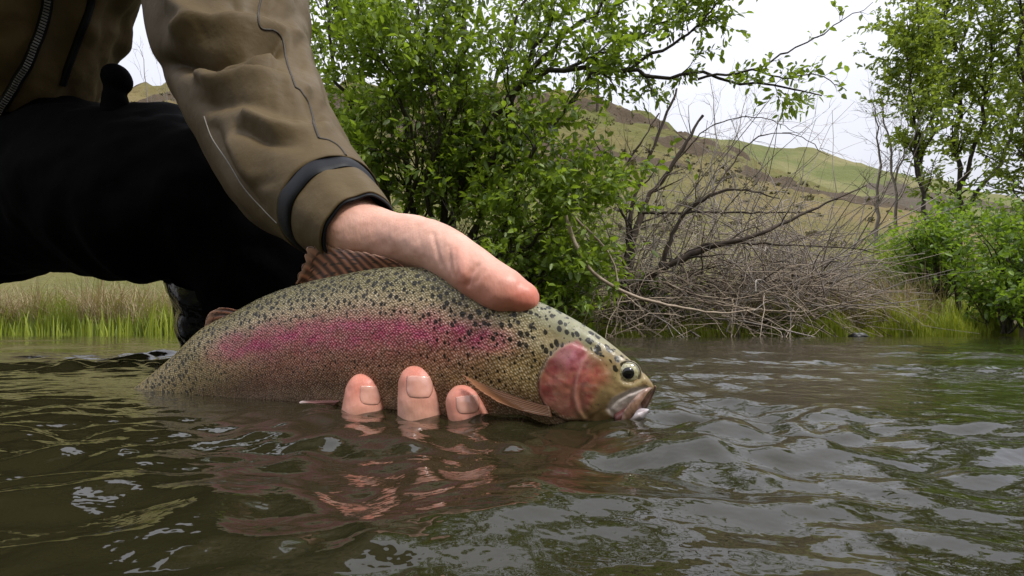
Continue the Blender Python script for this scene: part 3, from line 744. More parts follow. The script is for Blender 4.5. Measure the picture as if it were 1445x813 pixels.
bare_tree('bare shrub on the hill seen through the gap under the arm', at(215, 12, .3), [
    ([(215, 330, 12), (212, 200, 12), (205, 120, 12), (198, 70, 12)], .020, .005),
    ([(215, 250, 12), (232, 160, 12), (238, 110, 12)], .016, .004)], 74, L1=0.8, n1=7, n2=3)

# ---- pole on the hill crest
Q = np.array([W(842, 176, 55), W(843, 150, 55), W(844, 110, 55)]); V, F = tubes([(spline(Q, 12), np.linspace(0.17, 0.12, 12))], 8)
tag(mk('wooden_pole', V, F, M_DEADWOOD), 'thin dark wooden pole standing on the hill crest', 'pole')
# ---- dark stone at the water's edge
r = np.random.default_rng(5); u = np.linspace(0, np.pi, 14)[:, None]; v = np.linspace(0, 2 * np.pi, 22, endpoint=False)[None, :]
S = np.stack([np.sin(u) * np.cos(v), np.sin(u) * np.sin(v), np.cos(u) + 0 * v], -1).reshape(-1, 3)
S *= (1 + 0.35 * pn(S[:, 0] * 1.7 + S[:, 2], S[:, 1] * 1.7 + S[:, 2] * 1.3, 3))[:, None]
V = np.array([*at(1212, 5.9, 0.0)]) + S * np.array([0.09, 0.07, 0.042])
tag(mk('stone', V, grid_faces(14, 22, True), M_ROCK), 'small wet black stone at the water line before the grass', 'stone')
# ================================================================== TROUT
def FD(px):
    return 1.0 / (1.94 + 0.0019 * (np.asarray(px, float) - 205))        # distance of the fish's upright mid-plane
def FP(px, py):
    d = FD(px); return np.stack([(px - CX) / FPX * d, d, CAMH + (HY - py) / FPX * d], -1)
FT = nrm(FP(np.array([900.0]), np.array([500.0])) - FP(np.array([250.0]), np.array([500.0])))[0]
FN = nrm(np.cross(FT, np.array([0, 0, 1.0])))
if FN[1] > 0: FN = -FN
def un(px, py, w=0.013):
    """photo pixel seen on the near flank -> mid-plane pixel of the same spot"""
    d = float(FD(px)); o = W(px, py, d) / 1.0; c = np.array([0, 0, CAMH]); dirv = o - c
    # walk the sight line to the plane lifted by w towards the lens, then drop back along the normal
    p0 = FP(np.array([600.0]), np.array([500.0]))[0] + FN * w
    tt = ((p0 - c) @ FN) / (dirv @ FN); q = c + dirv * tt - FN * w
    return CX + FPX * q[0] / q[1], HY - FPX * (q[2] - CAMH) / q[1]
st = np.array([  # top x,y  bottom x,y  thickness ratio
    (118, 598, 168, 652, .20), (170, 562, 225, 612, .30), (205, 537, 262, 594, .38), (250, 500, 300, 582, .42), (290, 463, 335, 579, .42), (335, 440, 370, 579, .42),
    (380, 417, 405, 580, .42), (430, 400, 445, 583, .42), (490, 387, 495, 588, .42), (545, 378, 545, 593, .42), (600, 378, 600, 598, .42),
    (655, 390, 655, 604, .42), (710, 408, 705, 609, .43), (765, 428, 752, 614, .44), (805, 448, 792, 617, .45), (838, 468, 825, 615, .46),
    (866, 489, 850, 609, .47), (889, 508, 868, 598, .48), (904, 522, 884, 585, .50), (914, 533, 900, 571, .55), (920, 541, 912, 560, .62), (922.5, 547, 918, 554, .7)], float)
NS, NA = 460, 200
mid = np.stack([(st[:, 0] + st[:, 2]) / 2, (st[:, 1] + st[:, 3]) / 2, 0 * st[:, 0]], -1)
S = spline(np.hstack([mid, st]), NS)
Tx, Ty, Bx, By, ratio = S[:, 3], S[:, 4], S[:, 5], S[:, 6], S[:, 7]
th = np.linspace(0, 2 * np.pi, NA, endpoint=False)
cv = np.cos(th); sv = np.sin(th)                                        # cv=+1 back, -1 belly; sv = side
f = (1 + np.sign(cv) * np.abs(cv) ** 0.94) / 2
PX = Bx[:, None] + (Tx - Bx)[:, None] * f[None, :]; PY = By[:, None] + (Ty - By)[:, None] * f[None, :]
hh = 0.5 * np.hypot(Tx - Bx, Ty - By) / FPX * FD((Tx + Bx) / 2)
WD = (ratio * hh)[:, None] * (np.sign(sv) * np.abs(sv) ** 0.86)[None, :]
vv = (2 * f - 1)[None, :] + 0 * PX
near = np.abs(WD)
# --- relief of the head, in mid-plane pixels
def U(pts, w=0.012): return [un(a, b_, w) for a, b_ in pts]
oper = U([(806, 483), (828, 494), (846, 508), (858, 530), (858, 556), (848, 578), (826, 594), (800, 594), (776, 580), (766, 556), (766, 528), (778, 503), (792, 488)])
sdo = sd_poly(PX, PY, oper)
side = np.clip(np.abs(sv), 0, 1)[None, :] ** 0.5
rel = 0.0018 * sst(1.2, -2.2, sdo) * sst(880, 800, PX)                 # gill cover stands proud behind
preop = U([(834, 496), (824, 512), (817, 535), (814, 558), (818, 580), (826, 594)])
dp = seg_dist(PX, PY, preop)
rel += 0.00045 * np.exp(-(dp / 2.6) ** 2) - 0.0006 * np.exp(-((dp - 6) / 3) ** 2)
sub = U([(770, 520), (785, 535), (806, 548)]); rel -= 0.0003 * np.exp(-(seg_dist(PX, PY, sub) / 2.5) ** 2)
ex, ey = un(886.5, 526.5, 0.0115)
de = np.hypot(PX - ex, PY - ey)
rel += 0.0003 * np.exp(-((de - 19) / 4.5) ** 2) - 0.0026 * np.exp(-(de / 14.0) ** 4)
gape = U([(905, 549), (885, 556), (866, 566), (857, 578), (868, 594)]); dg_ = seg_dist(PX, PY, gape)
rel -= 0.0010 * np.exp(-(dg_ / 2.5) ** 2)
rel += 0.00035 * fbm(PX * 0.05, PY * 0.05, 3, 3) * sst(770, 800, PX)
rel += 0.0004 * pn(PX * 0.02, PY * 0.03, 8)
latl = 0.00035 * np.exp(-((vv - 0.02) / 0.012) ** 2) * sst(790, 740, PX); rel -= latl
WD = WD + np.sign(WD) * rel * side
Vf = FP(PX, PY) + FN[None, None, :] * WD[..., None]
# --- colour of the skin (pigments, plus a painted shadow line behind the gill cover)
def lerp(a, b_, t): return a + (np.array(b_) - a) * t[..., None]
c = np.zeros(PX.shape + (3,)) + np.array([0.31, 0.225, 0.105])                       # straw flank
c = lerp(c, (0.21, 0.125, 0.07), sst(-0.18, -0.5, vv))
c = lerp(c, (0.46, 0.33, 0.28), sst(-0.5, -0.85, vv))                               # paler belly
c = lerp(c, (0.37, 0.32, 0.20), sst(0.25, 0.42, vv))
c = lerp(c, (0.15, 0.135, 0.045), sst(0.5, 0.85, vv))                                 # olive back
c = lerp(c, (0.10, 0.10, 0.045), sst(0.84, 1.0, vv))
c = lerp(c, (0.30, 0.23, 0.09), 0.7 * sst(400, 230, PX))                            # tail wrist
# rose band
yc = np.interp(PX, [300, 420, 520, 620, 700, 750, 800], [498, 478, 469, 466, 472, 482, 492]); hw = np.interp(PX, [300, 420, 560, 680, 760], [16, 27, 33, 25, 12])
q = (PY - yc + 5 * pn(PX * 0.03, PY * 0.05, 4)) / hw
band_ = np.where(q < 0, np.exp(-(q / 0.85) ** 2), np.exp(-(q / 1.1) ** 2)) * sst(295, 360, PX) * sst(775, 700, PX)
c = lerp(c, (0.46, 0.042, 0.175), 0.96 * band_ * (0.80 + 0.35 * pn(PX * 0.05, PY * 0.07, 6)))
c = lerp(c, (0.36, 0.10, 0.10), 0.4 * np.exp(-((PY - yc - 40) / 26) ** 2) * sst(330, 420, PX) * sst(760, 640, PX))
# head
hd = sst(745, 800, PX - 0.35 * (PY - 500))
c = lerp(c, (0.30, 0.315, 0.235), 0.95 * hd * sst(510, 480, PY - 0.55 * (PX - 850)))
c = lerp(c, (0.30, 0.225, 0.12), 0.9 * sst(838, 862, PX) * sst(470, 500, PY - 0.55 * (PX - 850)))
cheek = U([(814, 479), (832, 495), (853, 508), (866, 528), (866, 543), (850, 550), (844, 566), (832, 584), (818, 590), (797, 586), (778, 572), (766, 566), (762, 540), (770, 528), (778, 508), (797, 488)])
sdc = sd_poly(PX, PY, cheek); ck = sst(2.5, -3.5 - 12 * sst(822, 850, PX), sdc)
streak = fbm(PX * 0.035 + PY * 0.02, PY * 0.11, 4, 9); blot = fbm(PX * 0.055, PY * 0.055, 4, 19)
pk = np.zeros(PX.shape + (3,)) + np.array([0.43, 0.11, 0.12])
uo = np.array(un(803, 502)); pk = lerp(pk, (0.50, 0.185, 0.30), np.exp(-(((PX - uo[0]) / 22) ** 2 + ((PY - uo[1]) / 17) ** 2)))
ul = np.array(un(800, 568)); pk = lerp(pk, (0.36, 0.165, 0.15), 0.8 * np.exp(-(((PX - ul[0]) / 34) ** 2 + ((PY - ul[1]) / 20) ** 2)))
ua = un(846, 530); pk = lerp(pk, (0.40, 0.13, 0.085), 0.8 * sst(ua[0] - 24, ua[0] + 6, PX))
pk = lerp(pk, (0.33, 0.21, 0.12), sst(ua[0] + 0, ua[0] + 20, PX + 10 * blot))
pk = lerp(pk, (0.28, 0.045, 0.055), 0.85 * sst(un(776, 540)[0], un(764, 540)[0], PX))
pk = lerp(pk, (0.50, 0.30, 0.28), 0.55 * sst(0.15, 0.6, streak)); pk = lerp(pk, (0.27, 0.05, 0.06), 0.6 * sst(0.1, 0.6, blot))
c = c + (pk - c) * ((0.72 + 0.22 * sst(-0.4, 0.4, blot)) * ck)[..., None]
c = lerp(c, (0.52, 0.36, 0.32), 0.22 * np.exp(-((sdo + 3) / 1.8) ** 2) * sst(835, 810, PX))
c = lerp(c, (0.05, 0.025, 0.02), 0.8 * np.exp(-((sdo - 0.8) / 1.5) ** 2) * sst(832, 808, PX))  # shadow in the gap behind the gill cover, painted into the skin
c = lerp(c, (0.30, 0.17, 0.12), 0.55 * ck * sst(555, 590, PY))
c = lerp(c, (0.60, 0.33, 0.32), 0.6 * np.exp(-(dp / 1.8) ** 2) * ck)
c = lerp(c, (0.22, 0.15, 0.08), 0.75 * sst(560, 585, PY) * sst(815, 835, PX) * sst(880, 862, PX))
c = lerp(c, (0.62, 0.58, 0.62), 0.95 * sst(3, -3, sd_poly(PX, PY, U([(853, 580), (862, 563), (890, 549), (908, 547), (890, 575), (874, 596), (862, 592)]))))   # white lip skin
c = lerp(c, (0.40, 0.36, 0.20), 0.45 * np.exp(-((de - 18) / 3.5) ** 2))
c = lerp(c, (0.65, 0.60, 0.60), sst(598, 612, PY) * sst(780, 830, PX))
c = np.clip(np.array([0.90, 0.84, 0.72]) * c ** 1.04 * (1 + 0.10 * pn(PX * 0.12, PY * 0.12, 15))[..., None], 0.004, 0.9)
spotm = sst(-0.80, -0.2, vv) * (1 - 0.55 * band_ * sst(660, 600, PX)) * (1 - 0.96 * ck) * sst(935, 880, PX + 0.0 * PY)
spotm = np.maximum(spotm * (0.62 + 0.38 * sst(0.1, 0.5, vv)), 0.9 * sst(360, 280, PX) * sst(-0.9, -0.6, vv))
spotm *= 1 - 0.75 * sst(840, 860, PX) * sst(505, 520, PY - 0.5 * (PX - 850))
sclm = sst(815, 760, PX - 0.35 * (PY - 500)) * (1 - ck)
sal = np.cumsum(np.concatenate([[0], np.linalg.norm(np.diff(FP(S[:, 0], S[:, 1]), axis=0), axis=1)]))
ar = np.concatenate([[0], np.cumsum(np.hypot(np.diff(cv), 0.5 * np.diff(sv)))]) 
girth = np.where(th <= np.pi, ar, ar[NA // 2] * 2 - ar)
uv = np.stack([(sal[:, None] + 0 * PX) * 100, girth[None, :] * np.maximum(hh, 0.02)[:, None] * 100 + np.sign(sv)[None, :] * 0], -1)     # centimetres
m, t, b = newmat('trout_skin')
colA = node(t, 'ShaderNodeAttribute', attribute_name='Col').outputs['Color']
spA = node(t, 'ShaderNodeAttribute', attribute_name='spotm').outputs['Fac']; scA = node(t, 'ShaderNodeAttribute', attribute_name='scl').outputs['Fac']
uvn = t.nodes.new('ShaderNodeUVMap').outputs['UV']
nzv = node(t, 'ShaderNodeTexNoise', Scale=6.0, Detail=2.0); t.links.new(uvn, nzv.inputs['Vector'])
dis = node(t, 'ShaderNodeVectorMath', operation='MULTIPLY_ADD'); t.links.new(nzv.outputs['Color'], dis.inputs[0]); dis.inputs[1].default_value = (0.16, 0.16, 0); t.links.new(uvn, dis.inputs[2])
mp = node(t, 'ShaderNodeMapping'); mp.inputs['Scale'].default_value = (1.0, 0.86, 1); t.links.new(dis.outputs[0], mp.inputs['Vector'])
v1 = node(t, 'ShaderNodeTexVoronoi', Scale=1.85, Randomness=0.9); v1.voronoi_dimensions = '2D'; t.links.new(mp.outputs[0], v1.inputs['Vector'])
v2 = node(t, 'ShaderNodeTexVoronoi', Scale=2.9, Randomness=1.0); v2.voronoi_dimensions = '2D'; t.links.new(mp.outputs[0], v2.inputs['Vector'])
sep = t.nodes.new('ShaderNodeSeparateColor'); t.links.new(v1.outputs['Color'], sep.inputs[0])
sep2 = t.nodes.new('ShaderNodeSeparateColor'); t.links.new(v2.outputs['Color'], sep2.inputs[0])
r1 = math_n(t, 'MULTIPLY', math_n(t, 'MULTIPLY_ADD', sep.outputs[0], 0.16, 0.20), spA)
s1 = math_n(t, 'SMOOTH_MIN', 1.0, math_n(t, 'MULTIPLY', math_n(t, 'SUBTRACT', r1, v1.outputs['Distance']), 16.0), 0.0, clamp=True)
r2 = math_n(t, 'MULTIPLY', math_n(t, 'MULTIPLY_ADD', sep2.outputs[0], 0.30, 0.0), spA)
s2 = math_n(t, 'MULTIPLY', math_n(t, 'SUBTRACT', r2, v2.outputs['Distance']), 14.0, clamp=True)
spots = math_n(t, 'MAXIMUM', s1, s2, clamp=True)
# scales
mps = node(t, 'ShaderNodeMapping'); mps.inputs['Scale'].default_value = (1.0, 1.25, 1); mps.inputs['Rotation'].default_value = (0, 0, 0.785); t.links.new(uvn, mps.inputs['Vector'])
vs = node(t, 'ShaderNodeTexVoronoi', Scale=5.2, Randomness=0.55); vs.voronoi_dimensions = '2D'; t.links.new(mps.outputs[0], vs.inputs['Vector'])
ses = t.nodes.new('ShaderNodeSeparateColor'); t.links.new(vs.outputs['Color'], ses.inputs[0])
dome = math_n(t, 'SUBTRACT', 1.0, math_n(t, 'MULTIPLY', vs.outputs['Distance'], 1.5), clamp=True)
glint = math_n(t, 'MULTIPLY', math_n(t, 'MULTIPLY', ramp(t, dome, [(0.45, 0.0), (0.8, 1.0)]), math_n(t, 'MULTIPLY_ADD', ses.outputs[0], 0.9, 0.10)), scA)
edge_ = math_n(t, 'MULTIPLY', ramp(t, dome, [(0.10, 1.0), (0.42, 0.0)]), scA)
cc = mixc(t, math_n(t, 'MULTIPLY', edge_, 0.55), colA, mixc(t, 0.75, colA, (0.03, 0.025, 0.01)))
br_ = node(t, 'ShaderNodeMix'); br_.data_type = 'RGBA'; br_.blend_type = 'SCREEN'
t.links.new(math_n(t, 'MULTIPLY', glint, 0.85), br_.inputs[0]); t.links.new(cc, br_.inputs[6])
t.links.new(mixc(t, 0.5, colA, (0.74, 0.70, 0.64)), br_.inputs[7])  # glints on the scales put into the colour
vary = math_n(t, 'MULTIPLY_ADD', ses.outputs[1], 0.42, 0.80)                       # random brightness per scale, painted in as sparkle
vary = math_n(t, 'ADD', math_n(t, 'MULTIPLY', vary, scA), math_n(t, 'SUBTRACT', 1.0, scA))
blm = math_n(t, 'MULTIPLY_ADD', obj_noise(t, 130, 5, 0.65), 0.9, 0.55)
vsc = node(t, 'ShaderNodeVectorMath', operation='SCALE'); t.links.new(br_.outputs[2], vsc.inputs[0]); t.links.new(math_n(t, 'MULTIPLY', vary, blm), vsc.inputs['Scale'])
headf = math_n(t, 'MULTIPLY', math_n(t, 'SUBTRACT', 1.0, scA), ramp(t, obj_noise(t, 520, 4, 0.7), [(0.52, 0.0), (0.68, 0.45)]))
hsk = mixc(t, headf, vsc.outputs[0], (0.09, 0.05, 0.03))
fin = mixc(t, math_n(t, 'MULTIPLY', spots, 0.95), hsk, (0.006, 0.0055, 0.004))
t.links.new(fin, b.inputs['Base Color'])
b.inputs['Roughness'].default_value = 0.36; b.inputs['Specular IOR Level'].default_value = 0.2
b.inputs['Coat Weight'].default_value = 0.24; b.inputs['Coat Roughness'].default_value = 0.07
t.links.new(math_n(t, 'MULTIPLY', glint, 0.5), b.inputs['Metallic'])
hgt = math_n(t, 'MULTIPLY', dome, scA)
nb = bump(t, b, hgt, 0.55, 0.0005)
fn = obj_noise(t, 420, 3); bump(t, b, fn, 0.25, 0.0004, nb)
cbn = node(t, 'ShaderNodeBump', Strength=0.8, Distance=0.003); t.links.new(obj_noise(t, 110, 4), cbn.inputs['Height']); t.links.new(cbn.outputs[0], b.inputs['Coat Normal'])
M_TROUT = m
trout = empty('trout', 'rainbow trout with black spots and rose stripe held at the water surface', 'fish', loc=tuple(FP(np.array([560.0]), np.array([590.0]))[0]))
body = mk('body', Vf.reshape(-1, 3), np.vstack([grid_faces(NS, NA, True)]), M_TROUT, trout, attrs={'spotm': spotm.ravel(), 'scl': sclm.ravel()}, uv=uv.reshape(-1, 2), colattr={'Col': c.reshape(-1, 3)})
# close the snout
def cap_ring(ob):
    import bmesh
    bm = bmesh.new(); bm.from_mesh(ob.data); bmesh.ops.holes_fill(bm, edges=[e for e in bm.edges if e.is_boundary], sides=0)
    bm.to_mesh(ob.data); bm.free()
cap_ring(body)
# --- fins: webs with rays, given in mid-plane pixels plus how far they stand off
def fin_mat(name, c1, c2, tip, spots_=True, tr=0.25):
    m, t, b = newmat(name)
    uvn = t.nodes.new('ShaderNodeUVMap').outputs['UV']; sp = t.nodes.new('ShaderNodeSeparateXYZ'); t.links.new(uvn, sp.inputs[0])
    a = node(t, 'ShaderNodeAttribute', attribute_name='ray').outputs['Fac']
    c = mixc(t, a, c1, c2); c = mixc(t, ramp(t, sp.outputs[1], [(0.72, 0.0), (1.0, 1.0)]), c, tip)
    if spots_:
        mp = node(t, 'ShaderNodeMapping'); mp.inputs['Scale'].default_value = (7, 7, 1); t.links.new(uvn, mp.inputs['Vector'])
        vo = node(t, 'ShaderNodeTexVoronoi', Scale=1.0); vo.voronoi_dimensions = '2D'; t.links.new(mp.outputs[0], vo.inputs['Vector'])
        c = mixc(t, ramp(t, vo.outputs['Distance'], [(0.16, 0.8), (0.26, 0.0)]), c, (0.018, 0.012, 0.008))
    t.links.new(c, b.inputs['Base Color']); b.inputs['Roughness'].default_value = 0.35; b.inputs['Coat Weight'].default_value = 0.3
    tl = node(t, 'ShaderNodeBsdfTranslucent'); t.links.new(c, tl.inputs[0]); ms = node(t, 'ShaderNodeMixShader', Fac=tr)
    t.links.new(b.outputs[0], ms.inputs[1]); t.links.new(tl.outputs[0], ms.inputs[2]); t.links.new(ms.outputs[0], t.nodes['Material Output'].inputs['Surface'])
    return m
def fin(name, base, tip, mat, rays=13, offb=None, offt=None, thick=0.0010, nu=130, nv=34, bulge=0.0, wob=0.0, ragged=0.0):
    Bq = spline(np.array([(a, b_, 0) for a, b_ in base], float), nu)[:, :2]; Tq = spline(np.array([(a, b_, 0) for a, b_ in tip], float), nu)[:, :2]
    u = np.linspace(0, 1, nu)[:, None]; v = np.linspace(0, 1, nv)[None, :]
    k = 0.5 + 0.5 * np.cos(2 * np.pi * rays * u + 0 * v)
    rag = 1 - ragged * (1 - np.abs(np.cos(np.pi * rays * u))) * v ** 6 - ragged * 0.6 * (0.5 + pn(u * 9, 0 * u, 4)) * v ** 4
    vx = v * rag
    x = Bq[:, :1] + (Tq - Bq)[:, :1] * vx; y = Bq[:, 1:] + (Tq - Bq)[:, 1:] * vx
    y = y + bulge * np.sin(np.pi * v) * 1.0
    ob_ = np.interp(u, np.linspace(0, 1, len(offb)), offb) if offb is not None else 0 * u
    ot_ = np.interp(u, np.linspace(0, 1, len(offt)), offt) if offt is not None else 0 * u
    w = ob_ + (ot_ - ob_) * v + 0.0006 * (k - 0.5) * (0.3 + 0.7 * (1 - v)) + wob * np.sin(3 * v + 5 * u) * v
    V = FP(x, y) + FN * w[..., None]
    o = mk(name, V.reshape(-1, 3), grid_faces(nu, nv), mat, trout, attrs={'ray': k ** 2}, uv=np.stack([u + 0 * v, v + 0 * u], -1).reshape(-1, 2))
    s = o.modifiers.new('thickness', 'SOLIDIFY'); s.thickness = thick; s.offset = 0
    return o
M_DORSAL = fin_mat('dorsal_fin_skin', (0.10, 0.040, 0.022), (0.42, 0.17, 0.085), (0.55, 0.33, 0.22), True, 0.4)
M_PEC = fin_mat('pectoral_fin_skin', (0.060, 0.026, 0.011), (0.17, 0.075, 0.032), (0.38, 0.17, 0.08), False, 0.4)
M_PINKFIN = fin_mat('belly_fin_skin', (0.40, 0.16, 0.15), (0.55, 0.26, 0.24), (0.75, 0.62, 0.60), False)
fin('dorsal_fin', [(578, 382), (560, 384), (530, 387), (500, 391), (465, 397), (432, 404)], [(540, 362), (512, 355), (478, 349), (450, 344), (436, 352), (422, 402)], M_DORSAL, 12, None, [0.001, 0.002, 0.001, 0.003, 0.001, 0.002], bulge=-3, wob=0.0016, ragged=0.09, thick=0.0006)
fin('adipose_fin', [(345, 442), (335, 446), (322, 452)], [(312, 434), (296, 444), (288, 466)], M_DORSAL, 3, None, [0.001, 0.001, 0.0], bulge=-2)
fin('pectoral_fin', [un(776, 574, .016), un(778, 580, .016), un(780, 588, .016)], [un(646, 529, .026), un(664, 545, .03), un(700, 566, .034)], M_PEC, 7, [0.0165, 0.017, 0.017], [0.023, 0.029, 0.034], bulge=3, ragged=0.05, thick=0.0006)
fin('pelvic_fin', [un(478, 566, .016), un(470, 574, .014), un(462, 580, .012)], [un(425, 566, .02), un(415, 573, .022), un(410, 580, .022)], M_PINKFIN, 6, [0.0155, .014, .012], [0.019, .021, .022])
fin('anal_fin', [(350, 578), (338, 578), (322, 579)], [(300, 604), (290, 600), (288, 592)], M_PINKFIN, 7)
fin('tail_fin', [(112, 594), (122, 612), (140, 632), (162, 652)], [(30, 598), (52, 650), (75, 690), (100, 745)], M_DORSAL, 18, None, [0.01, 0.0, 0.0, -0.005])
# --- eye
def dome_mesh(name, ctr, nrm_, r, hgt, mat, parent, k=36, n=12, ring0=0.0):
    nrm_ = nrm(np.array(nrm_)); a = nrm(np.cross(nrm_, np.array([0, 0, 1.0]))); bb = np.cross(nrm_, a)
    u = np.linspace(ring0, 1, n)[:, None]; v = np.linspace(0, 2 * np.pi, k, endpoint=False)[None, :]
    V = ctr + (r * u * np.cos(v))[..., None] * a + (r * u * np.sin(v))[..., None] * bb + (hgt * np.sqrt(np.clip(1 - u ** 2, 0, 1)) + 0 * v)[..., None] * nrm_
    return mk(name, V.reshape(-1, 3), grid_faces(n, k, True), mat, parent)
m, t, b = newmat('eye_iris'); b.inputs['Base Color'].default_value = (0.36, 0.33, 0.17, 1); b.inputs['Roughness'].default_value = 0.15; b.inputs['Coat Weight'].default_value = 1.0; b.inputs['Coat Roughness'].default_value = 0.03
t.links.new(ramp(t, obj_noise(t, 700, 3), [(0.35, (0.20, 0.17, 0.07)), (0.65, (0.52, 0.50, 0.32))]), b.inputs['Base Color']); M_IRIS = m
m, t, b = newmat('eye_pupil'); b.inputs['Base Color'].default_value = (0.003, 0.003, 0.004, 1); b.inputs['Roughness'].default_value = 0.04; M_PUPIL = m
bvb = bvh_of(body)
p_e = trace(bvb, [(886.5, 526.5)], 0.0)[0]
n_e = nrm(FN * 1.0 + FT * 0.30 + np.array([0, 0, 0.05]))
sc_e = p_e[1] / FPX
eye = dome_mesh('eye', p_e - n_e * 0.0006, n_e, 16.0 * sc_e, 0.0036, M_IRIS, trout)
dome_mesh('pupil', p_e + n_e * 0.0004, n_e, 10.6 * sc_e, 0.0034, M_PUPIL, eye)
M_RIM = noisy('eye_rim_skin', (0.06, 0.05, 0.03), (0.22, 0.18, 0.10), 300, 0.35)
a = nrm(np.cross(n_e, np.array([0, 0, 1.0]))); bb = np.cross(n_e, a); v = np.linspace(0, 2 * np.pi, 49)
V, F = tubes([(p_e + n_e * 0.0008 + 17.0 * sc_e * (np.cos(v)[:, None] * a + np.sin(v)[:, None] * bb), np.full(49, 0.0005))], 8); mk('eye_rim', V, F, M_RIM, eye)
# --- jaws
m, t, b = newmat('jaw_skin'); t.links.new(ramp(t, obj_noise(t, 260, 4), [(0.3, (0.10, 0.06, 0.035)), (0.5, (0.27, 0.15, 0.10)), (0.75, (0.44, 0.29, 0.23))]), b.inputs['Base Color'])
b.inputs['Roughness'].default_value = 0.3; b.inputs['Coat Weight'].default_value = 0.5; bump(t, b, obj_noise(t, 350, 3), 0.3, 0.0006); M_JAW = m
M_WHITEJAW = noisy('white_jaw_skin', (0.26, 0.20, 0.20), (0.60, 0.56, 0.59), 170, 0.3, 300, 0.0004, 0.3)
def jaw(name, pts, ra, rb, mat, n=40, k=22):
    """pts: mid-plane pixel x, y, stand-off w"""
    S = spline(np.array(pts, float), n); P = FP(S[:, 0], S[:, 1]) + FN * S[:, 2:3]
    prof = np.interp(np.linspace(0, 1, n), np.linspace(0, 1, len(ra)), ra); dep = np.interp(np.linspace(0, 1, n), np.linspace(0, 1, len(rb)), rb)
    e = np.sqrt(np.clip(1 - (2 * np.linspace(0, 1, n) - 1) ** 8, 0.02, 1))
    V, F, _ = loft(P, prof * e, dep * e, k, ref=tuple(FN)); return mk(name, V, F, mat, trout)
for sgn in (1, -1):
    w0 = 0.0128 * sgn
    g = [un(919, 548, .006), un(911, 552, .010), un(900, 564, .0125), un(889, 580, .0135), un(878, 596, .0135)]
    jaw('maxilla', [(g[0][0], g[0][1], .004 * sgn), (g[1][0], g[1][1], .0085 * sgn), (g[2][0], g[2][1], .0115 * sgn), (g[3][0], g[3][1], .0128 * sgn), (g[4][0], g[4][1], .0128 * sgn)], [0.0010, 0.0018, 0.0025, 0.0028, 0.0016], [0.0009, 0.0010, 0.0010, 0.0009, 0.0007], M_JAW)
g = [un(868, 597, .008), un(888, 594, .008), un(904, 588, .006), un(914, 582, .003)]
jaw('lower_jaw', [(g[0][0] + 2, g[0][1] + 4, 0), (g[0][0] + 11, g[0][1] + 0, 0), (g[1][0] + 2, g[1][1] - 3, 0), (g[2][0], g[2][1] - 4, 0), (g[3][0], g[3][1] - 3, 0)], [0.0016, 0.0036, 0.0038, 0.0028, 0.0004], [0.0100, 0.0105, 0.0100, 0.0075, 0.002], M_WHITEJAW)
m, t, b = newmat('mouth_lining'); b.inputs['Base Color'].default_value = (0.12, 0.045, 0.04, 1); b.inputs['Roughness'].default_value = 0.3; M_MOUTH = m
jaw('mouth_lining', [(872, 592, 0), (884, 585, 0), (894, 577, 0), (903, 570, 0)], [0.005, 0.0045, 0.0035, 0.002], [0.0095, 0.009, 0.008, 0.005], M_MOUTH)
settle(trout)

# ================================================================== PERSON
person = empty('person', 'crouching person in tan jacket and black waders gripping the trout with one hand', 'person', loc=(-0.9, 1.15, 0.0))
# ---- hand and forearm, one continuous skin
def ch(pts):
    return [list(W(a, b_, d)) + [r_ / FPX * d] for a, b_, d, r_ in pts]
chains = [
    [(430, 275, .475, 54), (470, 304, .448, 55), (503, 329, .430, 51), (545, 340, .415, 43), (586, 345, .397, 41), (620, 354, .377, 38), (650, 372, .359, 36.5), (680, 393, .345, 35.5), (706, 408, .337, 34), (726, 417, .333, 30.5), (737, 421, .332, 25)],   # thumb
    [(505, 340, .432, 40), (535, 420, .440, 40), (575, 500, .430, 36), (592, 590, .428, 33), (600, 632, .408, 32), (600, 640, .380, 32), (595, 618, .356, 32), (593, 578, .352, 32), (592, 543, .355, 30.5)],
    [(505, 340, .434, 40), (520, 420, .450, 40), (530, 500, .446, 35), (526, 590, .446, 32), (524, 632, .428, 31), (522, 636, .400, 31), (510, 622, .376, 32), (512, 588, .371, 31), (516, 554, .374, 29)],
    [(510, 340, .430, 40), (555, 420, .428, 40), (620, 500, .412, 35), (640, 590, .408, 33), (655, 636, .388, 32), (664, 642, .362, 31), (672, 625, .342, 32), (665, 598, .337, 31), (657, 569, .340, 29)],
    [(500, 340, .436, 38), (500, 430, .460, 36), (490, 510, .462, 30), (475, 590, .455, 28), (462, 625, .435, 27), (452, 630, .412, 27), (448, 612, .40, 26)],
    [(520, 430, .445, 44), (560, 470, .435, 44), (590, 480, .428, 40)],
]
hm = remesh([blob_tube(ch(c_)) for c_ in chains], 0.0016, 9)
V = mesh_co(hm); N = mesh_no(hm); px, py = proj(V)
nearv = sst(0.1, -0.35, N[:, 1])
dz = np.zeros(len(V))
for pts, wd_, dep in (([(611, 330), (615, 350), (621, 374)], 2.6, .0009), ([(634, 349), (634, 368), (640, 388)], 2.4, .0008), ([(643, 352), (644, 370), (649, 390)], 2.0, .0005), ([(674, 374), (664, 386), (660, 402)], 3.0, .0012), ([(588, 330), (596, 352), (600, 366)], 2.2, .0002),
                      ([(625, 340), (628, 358), (632, 376)], 2.0, .0002), ([(547, 316), (549, 340)], 2.0, .0003), ([(682, 382), (672, 398)], 2.2, .0005)):
    dz -= dep * np.exp(-(seg_dist(px, py, pts) / wd_) ** 2)
dz += 0.0011 * np.exp(-(seg_dist(px, py, [(648, 360), (652, 392)]) / 11) ** 2) + 0.0009 * np.exp(-(((px - 712) / 26) ** 2 + ((py - 425) / 14) ** 2))
dz += 0.0006 * fbm(V[:, 0] * 60, V[:, 2] * 60, 3, 4)
V = V + N * (dz * nearv)[:, None]; set_co(hm, V)
